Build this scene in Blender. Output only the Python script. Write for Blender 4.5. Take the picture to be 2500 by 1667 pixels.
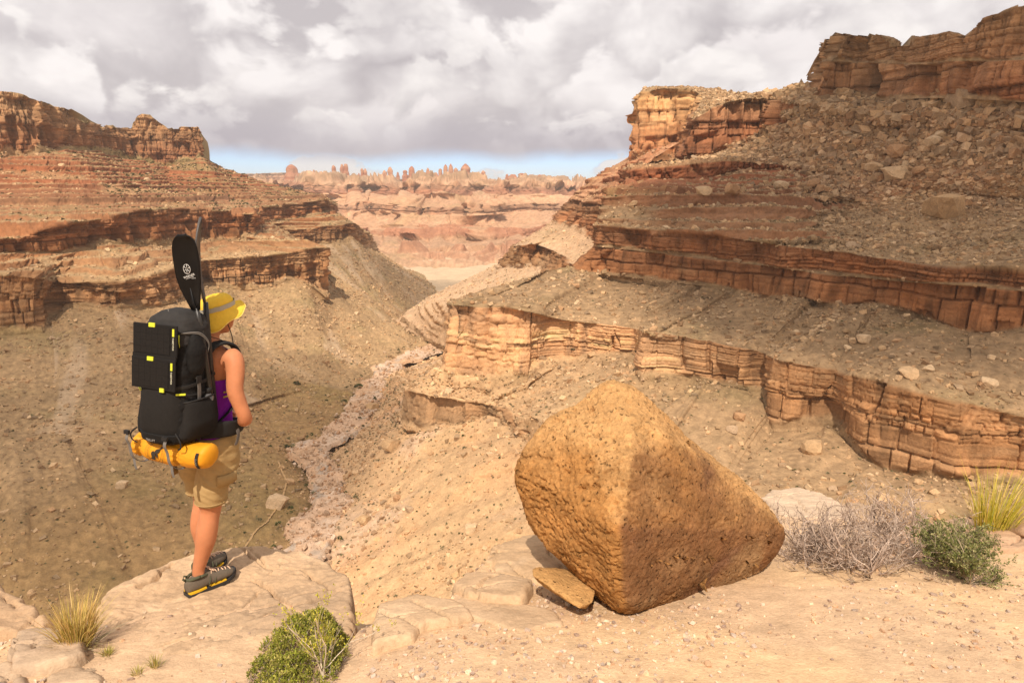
import bpy, bmesh, math, random
import numpy as np
from mathutils import Vector, Matrix, Euler
R_ = math.radians
rng = np.random.default_rng(7)
random.seed(7)
sc = bpy.context.scene
for o in list(bpy.data.objects): bpy.data.objects.remove(o)
COL = sc.collection

# ------------------------------------------------------------------ camera
FPX = 1667.0; PITCH = math.atan((833.5 - 468.0) / FPX)      # reference frame 2500 x 1667
cam_d = bpy.data.cameras.new('camera'); cam = bpy.data.objects.new('camera', cam_d); COL.objects.link(cam)
cam_d.sensor_fit = 'HORIZONTAL'; cam_d.sensor_width = 36.0; cam_d.lens = 36.0 * FPX / 2500.0
cam_d.clip_start = 0.05; cam_d.clip_end = 40000
cam.location = (0, 0, 0); cam.rotation_euler = (R_(90) - PITCH, 0, 0)
sc.camera = cam
# ------------------------------------------------------------------ sun and sky
SUN_EL, SUN_AZ = R_(49), R_(187)      # azimuth clockwise from +Y (view direction): behind the camera, to the left
sun_to = Vector((math.sin(SUN_AZ) * math.cos(SUN_EL), math.cos(SUN_AZ) * math.cos(SUN_EL), math.sin(SUN_EL)))
sl = bpy.data.lights.new('sun', 'SUN'); sl.energy = 5.0; sl.angle = R_(0.53); sl.color = (1.0, 0.90, 0.78)
sun = bpy.data.objects.new('sun', sl); COL.objects.link(sun)
sun.rotation_euler = sun_to.to_track_quat('Z', 'Y').to_euler()
sc.view_settings.view_transform = 'Standard'; sc.view_settings.look = 'None'
sc.view_settings.exposure = 0.0; sc.view_settings.gamma = 1.0; sc.view_settings.use_curve_mapping = False
sc.cycles.max_bounces = 4; sc.cycles.diffuse_bounces = 2; sc.cycles.glossy_bounces = 2; sc.cycles.transparent_max_bounces = 12; sc.cycles.volume_bounces = 0
sc.cycles.use_denoising = True
sc.cycles.sample_clamp_indirect = 6.0

wd = bpy.data.worlds.new('World'); sc.world = wd; wd.use_nodes = True
nt = wd.node_tree; nt.nodes.clear()
def N(t, **k):
    n = nt.nodes.new(t)
    for a, b in k.items():
        if a == 'ins':
            for i, v in b.items(): n.inputs[i].default_value = v
        else: setattr(n, a, b)
    return n
def L(a, b): nt.links.new(a, b)
def M_(op, a, b=None, clamp=False):
    n = nt.nodes.new('ShaderNodeMath'); n.operation = op; n.use_clamp = clamp
    for i, v in enumerate((a, b)):
        if v is None: continue
        if isinstance(v, (int, float)): n.inputs[i].default_value = v
        else: L(v, n.inputs[i])
    return n.outputs[0]
def MR(v, a, b, c=0.0, d=1.0, smooth=True):
    n = nt.nodes.new('ShaderNodeMapRange'); n.interpolation_type = 'SMOOTHSTEP' if smooth else 'LINEAR'
    L(v, n.inputs[0])
    for i, x in enumerate((a, b, c, d)): n.inputs[i + 1].default_value = x
    return n.outputs[0]
def VS(v, sx, sy, sz, off=(0, 0, 0)):
    n = nt.nodes.new('ShaderNodeMapping'); L(v, n.inputs[0]); n.inputs['Scale'].default_value = (sx, sy, sz); n.inputs['Location'].default_value = off
    return n.outputs[0]
def NZ(v, scale, detail=6, rough=0.55, dist=0.0):
    n = nt.nodes.new('ShaderNodeTexNoise'); n.noise_dimensions = '3D'; L(v, n.inputs['Vector'])
    n.inputs['Scale'].default_value = scale; n.inputs['Detail'].default_value = detail; n.inputs['Roughness'].default_value = rough
    n.inputs['Distortion'].default_value = dist
    return n.outputs['Fac']
def MIXC(f, a, b):
    n = nt.nodes.new('ShaderNodeMix'); n.data_type = 'RGBA'
    for i, v in ((0, f), (6, a), (7, b)):
        if isinstance(v, (int, float)): n.inputs[i].default_value = v
        elif isinstance(v, tuple): n.inputs[i].default_value = (*v, 1)
        else: L(v, n.inputs[i])
    return n.outputs[2]
tc = N('ShaderNodeTexCoord'); gen = tc.outputs['Generated']
sep = N('ShaderNodeSeparateXYZ'); L(gen, sep.inputs[0])
zz = sep.outputs[2]
sky = N('ShaderNodeTexSky', sky_type='NISHITA', sun_disc=False, sun_elevation=SUN_EL, sun_rotation=SUN_AZ, altitude=1400, air_density=1.0, dust_density=0.6, ozone_density=2.5)
bg1 = N('ShaderNodeBackground'); bg1.inputs[1].default_value = 0.13; tn = N('ShaderNodeMixRGB', blend_type='MULTIPLY'); tn.inputs[0].default_value = 1.0; tn.inputs[2].default_value = (0.80, 0.90, 1.15, 1); L(sky.outputs[0], tn.inputs[1]); L(tn.outputs[0], bg1.inputs[0])
# cloud deck: overlapping banks of cumulus all round the sky, flat bases a few degrees above the horizon
def bank(under_col, scale, zst, off, thr, soft, dark, bright, emb, up):
    """one bank of cloud over the colour behind it: a crisp billowing edge, lit from above, greyer below"""
    v0 = VS(gen, 1.0, 1.0, zst, off)
    v1 = VS(gen, 1.0, 1.0, zst, (off[0] + 0.25 * up, off[1], off[2] + up))
    n0 = NZ(v0, scale, 7, 0.50, 0.25); n1 = NZ(v1, scale, 4, 0.50, 0.25)
    m = MR(n0, thr, thr + soft)
    lt = M_('ADD', 0.42, M_('MULTIPLY', M_('SUBTRACT', n0, n1), emb), True)
    return MIXC(m, under_col, MIXC(lt, dark, bright)), n0
base_n = NZ(VS(gen, 1.0, 1.0, 1.8, (0.6, 2.2, 0.9)), 3.0, 6, 0.55, 0.5)
ccol = MIXC(MR(base_n, 0.38, 0.62), (0.60, 0.555, 0.57), (0.95, 0.89, 0.88))
ccol, _ = bank(ccol, 4.2, 1.5, (5.3, 1.7, 2.2), 0.47, 0.10, (0.55, 0.505, 0.525), (1.0, 0.945, 0.93), 3.8, 0.10)
ccol, _ = bank(ccol, 6.5, 1.4, (1.3, 6.7, 0.7), 0.50, 0.07, (0.59, 0.545, 0.56), (1.03, 0.975, 0.955), 3.4, 0.07)
ccol, nb = bank(ccol, 9.0, 1.5, (2.9, 3.3, 4.1), 0.53, 0.07, (0.67, 0.625, 0.635), (1.0, 0.945, 0.92), 3.2, 0.05)
wobz = M_('ADD', zz, M_('ADD', M_('MULTIPLY', M_('SUBTRACT', nb, 0.5), 0.020), M_('MULTIPLY', M_('SUBTRACT', base_n, 0.5), 0.03)))
under = MR(wobz, 0.045, 0.125)
ccol = MIXC(M_('MULTIPLY', M_('SUBTRACT', 1.0, under), 0.80), ccol, (0.45, 0.42, 0.49))
deck = MR(wobz, 0.034, 0.060)
pn = NZ(VS(gen, 1, 1, 1.6, (0.35, 0, 0.1)), 9.0, 7, 0.55)
puff = M_('MULTIPLY', MR(M_('ADD', pn, M_('MULTIPLY', zz, -3.0)), 0.46, 0.52), MR(zz, -0.02, 0.0))
low = M_('MULTIPLY', puff, M_('SUBTRACT', 1.0, deck))
mask = M_('MAXIMUM', deck, M_('MULTIPLY', puff, 0.85))
ccol = MIXC(low, ccol, (0.92, 0.87, 0.85))
bg2 = N('ShaderNodeBackground'); bg2.inputs[1].default_value = 1.0; L(ccol, bg2.inputs[0])
mx = N('ShaderNodeMixShader'); L(mask, mx.inputs[0]); L(bg1.outputs[0], mx.inputs[1]); L(bg2.outputs[0], mx.inputs[2])
wo = N('ShaderNodeOutputWorld'); L(mx.outputs[0], wo.inputs[0])
wd.cycles.sampling_method = 'MANUAL'; wd.cycles.sample_map_resolution = 256

# ------------------------------------------------------------------ helpers: tags, meshes, noise
def tag(o, label=None, cat=None, group=None, kind=None):
    if label: o['label'] = label
    if cat: o['category'] = cat
    if group: o['group'] = group
    if kind: o['kind'] = kind
    return o
def link(name, me, parent=None, mat=None):
    o = bpy.data.objects.new(name, me); COL.objects.link(o)
    if parent is not None: o.parent = parent
    if mat is not None and me is not None: me.materials.clear(); me.materials.append(mat)
    return o
def npmesh(name, V, F, col=None, smooth=True):
    V = np.asarray(V, np.float32); F = np.asarray(F, np.int32)
    me = bpy.data.meshes.new(name); k = F.shape[1]
    me.vertices.add(len(V)); me.vertices.foreach_set('co', V.ravel())
    me.loops.add(F.size); me.loops.foreach_set('vertex_index', F.ravel())
    me.polygons.add(len(F)); me.polygons.foreach_set('loop_start', np.arange(0, F.size, k, dtype=np.int32))
    me.polygons.foreach_set('loop_total', np.full(len(F), k, np.int32))
    me.polygons.foreach_set('use_smooth', np.full(len(F), bool(smooth)))
    if col is not None:
        col = np.asarray(col, float)
        at = me.color_attributes.new('Col', 'FLOAT_COLOR', 'POINT')
        c4 = np.ones((len(V), 4), np.float32); lum = col @ np.array([.35, .5, .15]); c4[:, :3] = np.clip(lum[:, None] + (col - lum[:, None]) * 1.10, 0.004, 1) * np.array([1.02, .925, .845]); at.data.foreach_set('color', c4.ravel())
    me.update(calc_edges=True)
    return me
def gridfaces(nu, nv):
    i = np.arange(nu - 1)[None, :]; j = np.arange(nv - 1)[:, None]
    a = j * nu + i
    return np.stack([a, a + 1, a + nu + 1, a + nu], -1).reshape(-1, 4)
def hsh(*a):
    h = np.uint32(2166136261)
    with np.errstate(over='ignore'):
        for x in a:
            h = (h ^ (np.asarray(x).astype(np.int64) & 0xffffffff).astype(np.uint32)) * np.uint32(16777619)
            h = h ^ (h >> np.uint32(13)); h = h * np.uint32(0x5bd1e995); h = h ^ (h >> np.uint32(15))
    return h.astype(np.float64) / 4294967295.0
_TAB = np.random.default_rng(5).random(65536).astype(np.float32) * 2 - 1
def _tb(ix, iy, iz, sd):
    return _TAB[((ix * 73856093) ^ (iy * 19349663) ^ (iz * 83492791) ^ sd) & 65535]
def vn(x, y, z=0.0, seed=0):
    """smooth value noise, -1..1 (2-D when z is a number)"""
    x = np.asarray(x, np.float32); y = np.asarray(y, np.float32)
    flat = np.ndim(z) == 0
    if flat: x, y = np.broadcast_arrays(x, y)
    else: x, y, z = np.broadcast_arrays(x, y, np.asarray(z, np.float32))
    sd = int(seed * 2654435 + (int(float(z) * 977) * 7919 if flat else 0)) & 0x7fffffff
    ix, iy = np.floor(x).astype(np.int64), np.floor(y).astype(np.int64)
    fx, fy = x - ix, y - iy; fx = fx * fx * (3 - 2 * fx); fy = fy * fy * (3 - 2 * fy)
    def pl(iz):
        a = _tb(ix, iy, iz, sd); b = _tb(ix + 1, iy, iz, sd); c = _tb(ix, iy + 1, iz, sd); d = _tb(ix + 1, iy + 1, iz, sd)
        a = a + (b - a) * fx; c = c + (d - c) * fx
        return a + (c - a) * fy
    if flat: return pl(0)
    iz = np.floor(z).astype(np.int64); fz = z - iz; fz = fz * fz * (3 - 2 * fz)
    p, q = pl(iz), pl(iz + 1)
    return p + (q - p) * fz
def fbm(x, y, z=0.0, oct=4, seed=0, gain=0.5):
    r, a, t = 0, 1.0, 0.0
    for k in range(oct):
        f = 2.03 ** k
        r = r + a * vn(np.asarray(x) * f + 17.1 * k, np.asarray(y) * f, np.asarray(z) * f, seed + k); t += a; a *= gain
    return r / t
def sst(a, b, x): 
    t = np.clip((x - a) / (b - a), 0, 1); return t * t * (3 - 2 * t)
CP, SP = math.cos(PITCH), math.sin(PITCH)
def ray(x, y):
    u = (x - 1250.0) / FPX; v = (833.5 - y) / FPX
    return np.array([u, CP + v * SP, -SP + v * CP])
def P(x, y, d=None, z=None):
    r = ray(x, y)
    return r * (d / r[1]) if z is None else r * (z / r[2])
def proj(V):
    V = np.asarray(V, float); X, Y, Z = V[..., 0], V[..., 1], V[..., 2]
    f = Y * CP - Z * SP; u = Y * SP + Z * CP
    f = np.where(f > 0.01, f, 0.01)
    return 1250 + FPX * X / f, 833.5 - FPX * u / f

# ------------------------------------------------------------------ materials
def newmat(name):
    m = bpy.data.materials.new(name); m.use_nodes = True
    return m
def matnodes(m):
    global nt
    nt = m.node_tree; b = nt.nodes['Principled BSDF']
    return b
def terrain_mat(name, s1, s2, amt=0.28, bump=0.5, bdist=0.3, rough=0.95):
    """vertex colour times two scales of noise, with fine relief"""
    m = newmat(name); b = matnodes(m)
    at = N('ShaderNodeAttribute', attribute_name='Col')
    geo = N('ShaderNodeNewGeometry'); pos = geo.outputs['Position']
    n1 = NZ(pos, s1, 5, 0.65); n2 = NZ(pos, s2, 4, 0.7)
    f = M_('ADD', MR(n1, 0.3, 0.7, 1 - amt, 1 + amt, False), MR(n2, 0.3, 0.7, -amt, amt, False))
    mu = nt.nodes.new('ShaderNodeVectorMath'); mu.operation = 'SCALE'; L(at.outputs['Color'], mu.inputs[0]); L(f, mu.inputs['Scale'])
    L(mu.outputs[0], b.inputs['Base Color']); b.inputs['Roughness'].default_value = rough
    b.inputs['Specular IOR Level'].default_value = 0.15
    bp = N('ShaderNodeBump'); bp.inputs['Strength'].default_value = bump; bp.inputs['Distance'].default_value = bdist
    L(M_('ADD', n1, M_('MULTIPLY', n2, 0.6)), bp.inputs['Height']); L(bp.outputs[0], b.inputs['Normal'])
    return m
MT = terrain_mat('canyon_rock', 0.35, 1.9, 0.20, 0.6, 0.6)
MTF = terrain_mat('far_rock', 0.06, 0.3, 0.16, 0.5, 3.0)
MG = terrain_mat('sandy_ground', 9.0, 60.0, 0.14, 0.55, 0.02)
MS = terrain_mat('ledge_sandstone', 5.0, 45.0, 0.13, 0.5, 0.02)
def plain(name, col, rough=0.7, spec=0.3, noise=0.0, scale=40.0, bump=0.0, bdist=0.003, metal=0.0):
    m = newmat(name); b = matnodes(m)
    b.inputs['Roughness'].default_value = rough; b.inputs['Specular IOR Level'].default_value = spec; b.inputs['Metallic'].default_value = metal
    if noise or bump:
        t = N('ShaderNodeTexCoord'); n1 = NZ(t.outputs['Object'], scale, 5, 0.6)
        if noise:
            c1 = tuple(c * (1 - noise) for c in col); c2 = tuple(min(1, c * (1 + noise)) for c in col)
            L(MIXC(n1, c1, c2), b.inputs['Base Color'])
        else: b.inputs['Base Color'].default_value = (*col, 1)
        if bump:
            bp = N('ShaderNodeBump'); bp.inputs['Strength'].default_value = bump; bp.inputs['Distance'].default_value = bdist
            L(n1, bp.inputs['Height']); L(bp.outputs[0], b.inputs['Normal'])
    else: b.inputs['Base Color'].default_value = (*col, 1)
    return m
# ------------------------------------------------------------------ canyon walls: lofts through contour lines of the strata
def row_pts(row, us):
    A = []
    for (u, x, y, d) in row:
        p = P(x, y, z=d[1]) if isinstance(d, tuple) else P(x, y, d)
        A.append((u, *p))
    A = np.array(A)
    return np.stack([np.interp(us, A[:, 0], A[:, k]) for k in (1, 2, 3)], -1)
def smooth1(a, n):
    if n < 1: return a
    k = np.ones(2 * n + 1) / (2 * n + 1)
    p = np.pad(a, ((n, n), (0, 0)), 'edge')
    return np.stack([np.convolve(p[:, i], k, 'valid') for i in range(3)], -1)
def layers(seed, tmin, tmax, lo=-160, hi=140):
    r = np.random.default_rng(seed); z = [lo]
    while z[-1] < hi: z.append(z[-1] + tmin + (tmax - tmin) * r.random() ** 1.6)
    return np.array(z)
LV1 = layers(11, 1.0, 5.0); LV2 = layers(12, 0.35, 1.3); LV0 = layers(13, 6, 14); LVM = layers(14, 3.5, 11.0)
def block_relief(s, z, seed, lv, jmin, jmax, groove=0.35):
    """masonry of beds and joints: protrusion 0..1 of the block and a joint mask"""
    k = np.searchsorted(lv, z.ravel()).reshape(z.shape); k = np.clip(k, 1, len(lv) - 1)
    z0, z1 = lv[k - 1], lv[k]; fz = (z - z0) / (z1 - z0); th = z1 - z0
    sp = jmin + (jmax - jmin) * hsh(k, seed); of = 50 * hsh(k, seed + 1)
    sj = s + of + sp * 0.35 * vn(s / sp * 0.7, k * 3.3, 0, seed + 2)
    b = np.floor(sj / sp); fs = sj / sp - b
    pro = 0.45 * hsh(k, seed + 3) + 0.55 * hsh(k, b, seed + 4) + 0.7 * (hsh(k, b, seed + 6) - 0.5) * (fs - 0.5) + 0.55 * (hsh(k, b, seed + 7) - 0.65) * (fz - 0.5)
    e = np.minimum(fs, 1 - fs) * sp; ez = np.minimum(fz, 1 - fz) * th
    jn = (1 - sst(0.0, groove, e)) * (hsh(k, b, seed + 5) > 0.25); bz = 1 - sst(0.0, groove * 0.8, ez)
    return pro, np.maximum(jn, bz * 0.8), k, b
def mixc(a, b, f): return a * (1 - f[..., None]) + b * f[..., None]
def palette(z, knots):
    K = np.array([k[0] for k in knots], float); C = np.array([k[1] for k in knots], float)
    return np.stack([np.interp(z, K, C[:, i]) for i in range(3)], -1)
WALL_PAL = [(-110, (.46, .34, .22)), (-80, (.47, .32, .19)), (-62, (.46, .285, .16)), (-50, (.42, .25, .135)), (-38, (.39, .24, .135)),
            (-30, (.335, .185, .10)), (-18, (.32, .175, .10)), (-12, (.29, .19, .12)), (-2, (.28, .16, .10)), (8, (.29, .14, .085)), (16, (.30, .145, .085)),
            (24, (.31, .165, .10)), (36, (.34, .195, .12)), (46, (.37, .24, .15)), (56, (.40, .275, .17)), (64, (.44, .32, .20)), (80, (.46, .35, .22))]
def make_sheet(name, rows, kinds, nvs, ncol, seed=1, umin=None, umax=None, amp=1.0, mat=None, smooth=5, talus=(.42, .31, .20), pal=WALL_PAL,
               red=None, step=(5.0, 0.55), buttress=2.2, scale=1.0, finish=None, fade=None, macro=4.0, massive=None, rim=0.0, ledges=0.12, upright=True, gully=0.3):
    u0 = max(r[0][0] for r in rows) if umin is None else umin
    u1 = min(r[-1][0] for r in rows) if umax is None else umax
    fine = np.linspace(u0, u1, 3000)
    wsum = 0
    for r in rows:
        q = row_pts(r, fine); px, py = proj(q); on = ((px > -250) & (px < 2800)).astype(float)
        dl = np.hypot(np.diff(px), np.diff(py)) * (0.08 + on[1:]); wsum = wsum + np.minimum(dl, 5 * np.median(dl) + 1e-3)
    cum = np.concatenate([[0], np.cumsum(wsum + wsum.mean() * 0.15)]); us = np.interp(np.linspace(0, cum[-1], ncol), cum, fine)
    RP = [smooth1(row_pts(r, us), smooth) for r in rows]
    for i, kd in enumerate(kinds):
        if kd != 'c' or not upright: continue
        # stand the cliff upright: slide its upper line along the sight lines until it is only a little behind its foot
        b = RP[i][:, :2]; tg = smooth1(np.column_stack([np.gradient(b, axis=0), np.zeros(ncol)]), 8)[:, :2]; nh = np.column_stack([tg[:, 1], -tg[:, 0]]); nh /= np.linalg.norm(nh, axis=1, keepdims=True) + 1e-9
        nh = nh * np.sign(-(nh * b).sum(1))[:, None]; hgt = np.abs(RP[i + 1][:, 2] - RP[i][:, 2]); den = (RP[i + 1][:, :2] * nh).sum(1)
        k = ((b * nh).sum(1) - 0.10 * hgt) / np.where(np.abs(den) < 1e-6, 1e-6, den); k = np.where(np.abs(den) < 0.25 * np.linalg.norm(RP[i + 1][:, :2], axis=1), 1.0, k)
        k = smooth1(np.repeat(np.clip(k, 0.90, 1.04)[:, None], 3, 1), 14)[:, :1]; RP[i + 1] = RP[i + 1] * k
    V, T, K, S = [], [], [], []
    for i, (kd, n) in enumerate(zip(kinds, nvs)):
        last = i == len(kinds) - 1
        t = np.linspace(0, 1, n + 1)[: n + 1 if last else n]
        tt = t ** 1.12 if kd == 't' else t
        V.append(RP[i][None] * (1 - tt)[:, None, None] + RP[i + 1][None] * tt[:, None, None])
        T.append(np.repeat(t[:, None], ncol, 1)); K += [{'c': 1.0, 's': 0.5, 't': 0.0, 'p': -1.0}[kd]] * len(t); S += [i] * len(t)
    V = np.concatenate(V, 0); T = np.concatenate(T, 0); nv = V.shape[0]
    K = np.array(K)[:, None] * np.ones((1, ncol)); S = np.array(S)[:, None] * np.ones((1, ncol), int)
    for sg_, (ua, ub) in (fade or {}).items():
        m = (S == sg_) & ((us[None, :] < ua) | (us[None, :] > ub + 1.3 * (hsh(np.floor(V[..., 2] / 1.7), 7) - 0.6) + 0.5 * vn(us[None, :] * 3.0, V[..., 2] / 1.2, 0, 8))); K[m] = 0.0
    # outward normal
    du = np.gradient(V, axis=1); dv = np.gradient(V, axis=0); n = np.cross(du, dv); n /= np.linalg.norm(n, axis=-1, keepdims=True) + 1e-9
    c = -V; flip = np.sign((n * c).sum(-1).mean()); n = n * flip
    hn = n.copy(); hn[..., 2] *= 0.1; hn /= np.linalg.norm(hn, axis=-1, keepdims=True) + 1e-9
    s = np.zeros((nv, ncol))                      # distance along the wall, measured level by level so that joints stand upright
    for i in range(len(kinds)):
        b = RP[i][:, :2]; ds = np.hypot(*np.diff(b, axis=0).T); sc_ = np.concatenate([[0], np.cumsum(ds)]); tg = smooth1(np.column_stack([np.gradient(b, axis=0), np.zeros(ncol)]), 12)[:, :2]; tg = tg / (np.linalg.norm(tg, axis=1, keepdims=True) + 1e-9)
        m_ = S[:, 0] == i; s[m_] = sc_[None] + np.clip(((V[m_][..., :2] - b[None]) * tg[None]).sum(-1), -25 * scale, 25 * scale)
    g = scale
    V = V + hn * (macro * g * (fbm(s / 34 / g, V[..., 2] / 70 / g, 0, 3, seed + 55) + 0.35 * fbm(s / 9 / g, V[..., 2] / 25 / g, 0, 3, seed + 56)) * np.where(K == -1.0, 0.3, 1.0) * sst(0, 0.4, np.minimum(us - u0, u1 - us))[None, :])[..., None]
    X, Y, Z = V[..., 0], V[..., 1], V[..., 2]
    zw = Z + 1.2 * g * fbm(X / 40 / g, Y / 40 / g, 0, 3, seed) + 0.35 * g * vn(X / 7 / g, Y / 7 / g, 0, seed + 1)
    zs = zw / g; sg = s / g
    p1, j1, k1, b1 = block_relief(sg, zs, seed + 20, LV1, 2.0, 8.0, 0.45)
    p2, j2, k2, b2 = block_relief(sg, zs, seed + 40, LV2, 0.8, 3.5, 0.25)
    pm, jm, km, bm_ = block_relief(sg, zs, seed + 50, LVM, 3.5, 10.0, 0.55)
    bt = 1 - np.abs(fbm(sg / 16, zs / 60, 0, 3, seed + 60)) * 2.2
    alc = fbm(sg / 7, zs / 16, 0.5, 3, seed + 70)
    crk = 1 - sst(0.0, 0.09, np.abs(vn(sg / 9.0 + 0.25 * vn(zs / 6, sg / 30, 0, 3), zs / 45, 0, seed + 80)))
    thick = hsh(np.clip(np.searchsorted(LV0, zs.ravel()).reshape(zs.shape), 0, 999), seed + 90)
    # cliff mask with ragged lower edge where scree climbs it
    rag = 0.13 + 0.16 * fbm(sg / 11, zs * 0 + 2, 0, 3, seed + 5)
    rock = np.where(K == 1.0, sst(rag - 0.06, rag + 0.06, T) * 1.0, 0.0)
    mas = (np.array([1.0 if (massive or {}).get(i) == 1 else ((massive or {}).get(i, 0)) for i in range(len(kinds))])[S]); mas = np.where(mas == 0.6, (T < 0.60 + 0.1 * vn(sg / 30, sg * 0, 0, seed + 51)) * (us[None, :] > 3.3 if name == 'canyon_wall_right' else 1.0) * 1.0, mas)
    rel = buttress * (bt - 0.4) + 0.9 * alc + np.where(mas > 0.5, -3.2 * sst(0.12, 0.42, fbm(sg / 9, zs / 45, 0, 3, seed + 75)) + 2.6 * pm - 1.3 - 1.7 * jm + 0.5 * p1 - 0.25 - 0.35 * j1, (1.7 * p1 - 0.85) - 1.0 * j1 + (0.6 * p2 - 0.3) - 0.5 * j2) - 1.8 * crk * (thick > 0.45)
    D = (rel - rel.mean() - 0.3) * rock * amp * g * np.clip(Y / 230 / g, 0.8, 2.0)
    ramp = np.where(K == 1.0, sst(0.0, 0.07, T), 1.0)
    D = D * ramp
    # stepped slope: benches and risers out of the scree
    P0, rr = step
    zst = zw / g + 1.0 * fbm(X / 60 / g, Y / 60 / g, 0, 3, seed + 8)
    lvS = layers(seed + 99, P0 * 0.5, P0 * 1.5); kS = np.clip(np.searchsorted(lvS, zst.ravel()).reshape(zst.shape), 1, len(lvS) - 1)
    thS = lvS[kS] - lvS[kS - 1]; fr = (zst - lvS[kS - 1]) / thS
    on = sst(-0.15, 0.15, fbm(X / 45 / g, Y / 45 / g, kS * 3.7, 3, seed + 9) + ledges)
    cot = np.clip(np.hypot(n[..., 0], n[..., 1]) / np.maximum(np.abs(n[..., 2]), 0.15), 0.1, 6); cot = np.clip(1 / cot, 0, 2.4)
    gq = np.clip((fr - rr) / (1 - rr), 0, 1)
    stepD = -cot * thS * (gq - fr) * g
    stepmask = np.where(K == 0.5, 1.0, np.where(K == 0.0, 0.0, 0.0)) * on
    riser = stepmask * (fr < rr) * sst(0, 0.05, fr)
    rough_ = fbm(X / 2.4 / g, Y / 2.4 / g, Z / 1.1 / g, 4, seed + 28, 0.6); blk = 1.3 * rough_ + 0.9 * (hsh(k2, seed + 29) - 0.5) + 0.5 * (hsh(k1, seed + 30) - 0.5)
    D = D + stepmask * stepD * 0.9 + riser * blk * 0.9 * g
    # small outcrops on scree
    ta = np.where(K <= 0.0, 1.0, np.where(K == 0.5, 1 - 0.8 * riser, 1 - rock))
    und = 1.5 * fbm(X / 30 / g, Y / 30 / g, Z / 30 / g, 4, seed + 10) + 0.75 * fbm(X / 4.2 / g, Y / 4.2 / g, Z / 4.2 / g, 4, seed + 11, 0.6)
    gul = -gully * (1 - sst(0, 0.35, np.abs(fbm(sg / 17 + 0.5 * fbm(X / 25 / g, Y / 25 / g, Z / 25 / g, 2, seed + 30), zs / 40, 0, 3, seed + 12))))
    pl = (K == -1.0)
    if rim:
        sb = sg / 13.0 + 0.5 * vn(sg / 9, sg * 0, 0, seed + 33); b_ = np.floor(sb); cap = rim * (hsh(b_, seed + 34) - 0.5) + 0.7 * rim * fbm(sg / 40, sg * 0 + 3, 0, 3, seed + 35) + 0.22 * rim * (hsh(np.floor(sg / 4.1), seed + 36) - 0.5)
        wr_ = np.where(pl, 1 - sst(0, 0.35, T), np.where(S == int(S[pl].min()) - 1 if pl.any() else False, sst(0.72, 1.0, T), 0.0)); V = V.copy(); V[..., 2] += cap * wr_ * g
    V2 = V + hn * (D)[..., None] + n * ((und + gul) * ta * np.where(pl, 0.4, 0.8) * g)[..., None]
    # ---- colour of the rock itself
    rk = np.clip(np.maximum(rock, riser), 0, 1)
    cr = 0.86 * palette(zs + 2.0 * fbm(X / 90 / g, Y / 90 / g, 0, 2, seed + 13), pal)
    cr = cr * (0.78 + 0.44 * hsh(k1, seed + 14))[..., None] * (0.90 + 0.2 * hsh(k2, seed + 15))[..., None] * (0.80 + 0.4 * np.where(mas > 0.5, hsh(km, bm_, 5), hsh(k1, b1, 5)))[..., None]
    tint = fbm(sg / 18, zs / 9, 0, 3, seed + 16); cr = cr * (1 + np.stack([0.06 * tint, -0.02 * tint, -0.10 * tint], -1))
    var = sst(0.10, 0.55, fbm(sg / 2.6, zs / 16, 0, 4, seed + 17)) * 0.55 + 0.35 * sst(0.1, 0.5, fbm(sg / 9, zs / 5, 0, 3, seed + 18))
    cr = cr * (1 - 0.62 * np.clip(var, 0, 1))[..., None]
    pale = sst(0.25, 0.6, fbm(sg / 12, zs / 2.5, 0, 3, seed + 19)); cr = mixc(cr, cr * 0.6 + np.array([.24, .18, .115]), pale * 0.5)
    ct = np.ones_like(cr) * np.array(talus)
    if red is not None:
        z_a, z_b, rc = red; w = sst(z_a - 8, z_a + 4, zs) * (1 - sst(z_b - 4, z_b + 8, zs)) * (0.55 + 0.6 * fbm(X / 50, Y / 50, Z / 20, 3, seed + 21))
        ct = mixc(ct, ct * 0 + np.array(rc), np.clip(w, 0, 1))
    lo = fbm(X / 45 / g, Y / 45 / g, Z / 30 / g, 4, seed + 22); ct = ct * (1 + 0.22 * lo)[..., None]
    gr = sst(0.0, 0.5, fbm(X / 25 / g, Y / 25 / g, Z / 14 / g, 4, seed + 23)); ct = mixc(ct, ct * np.array([.86, .93, .86]), gr * 0.8)
    sp = fbm(X / 1.3 / g, Y / 1.3 / g, Z / 1.3 / g, 2, seed + 24); ct = ct * (1 + 0.40 * sp)[..., None]
    lay = (hsh(np.clip(np.searchsorted(LV1, zs.ravel()).reshape(zs.shape), 0, 999), seed + 25) - 0.5); ct = ct * (1 + 0.16 * lay)[..., None]
    cs_ = 0.86 * palette(zs, pal) * (0.80 + 0.4 * hsh(k1, seed + 14) + 0.30 * rough_ + 0.15 * (hsh(k2, seed + 15) - 0.5))[..., None]; cr = np.where((K == 0.5)[..., None], cs_, cr)
    C = mixc(ct, cr, rk)
    if mat is None: C = mixc(C, C * np.array([1.0, .88, .80]), rk * sst(-44, -32, zs) * 0.9)
    if finish is not None: C, V2 = finish(C, V2, zs, sg, rk, K, S, T)
    me = npmesh(name, V2.reshape(-1, 3), gridfaces(ncol, nv), C.reshape(-1, 3))
    o = link(name, me, None, mat or MT); tag(o, kind='structure')
    return o, V2, C, rk, K, n

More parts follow.
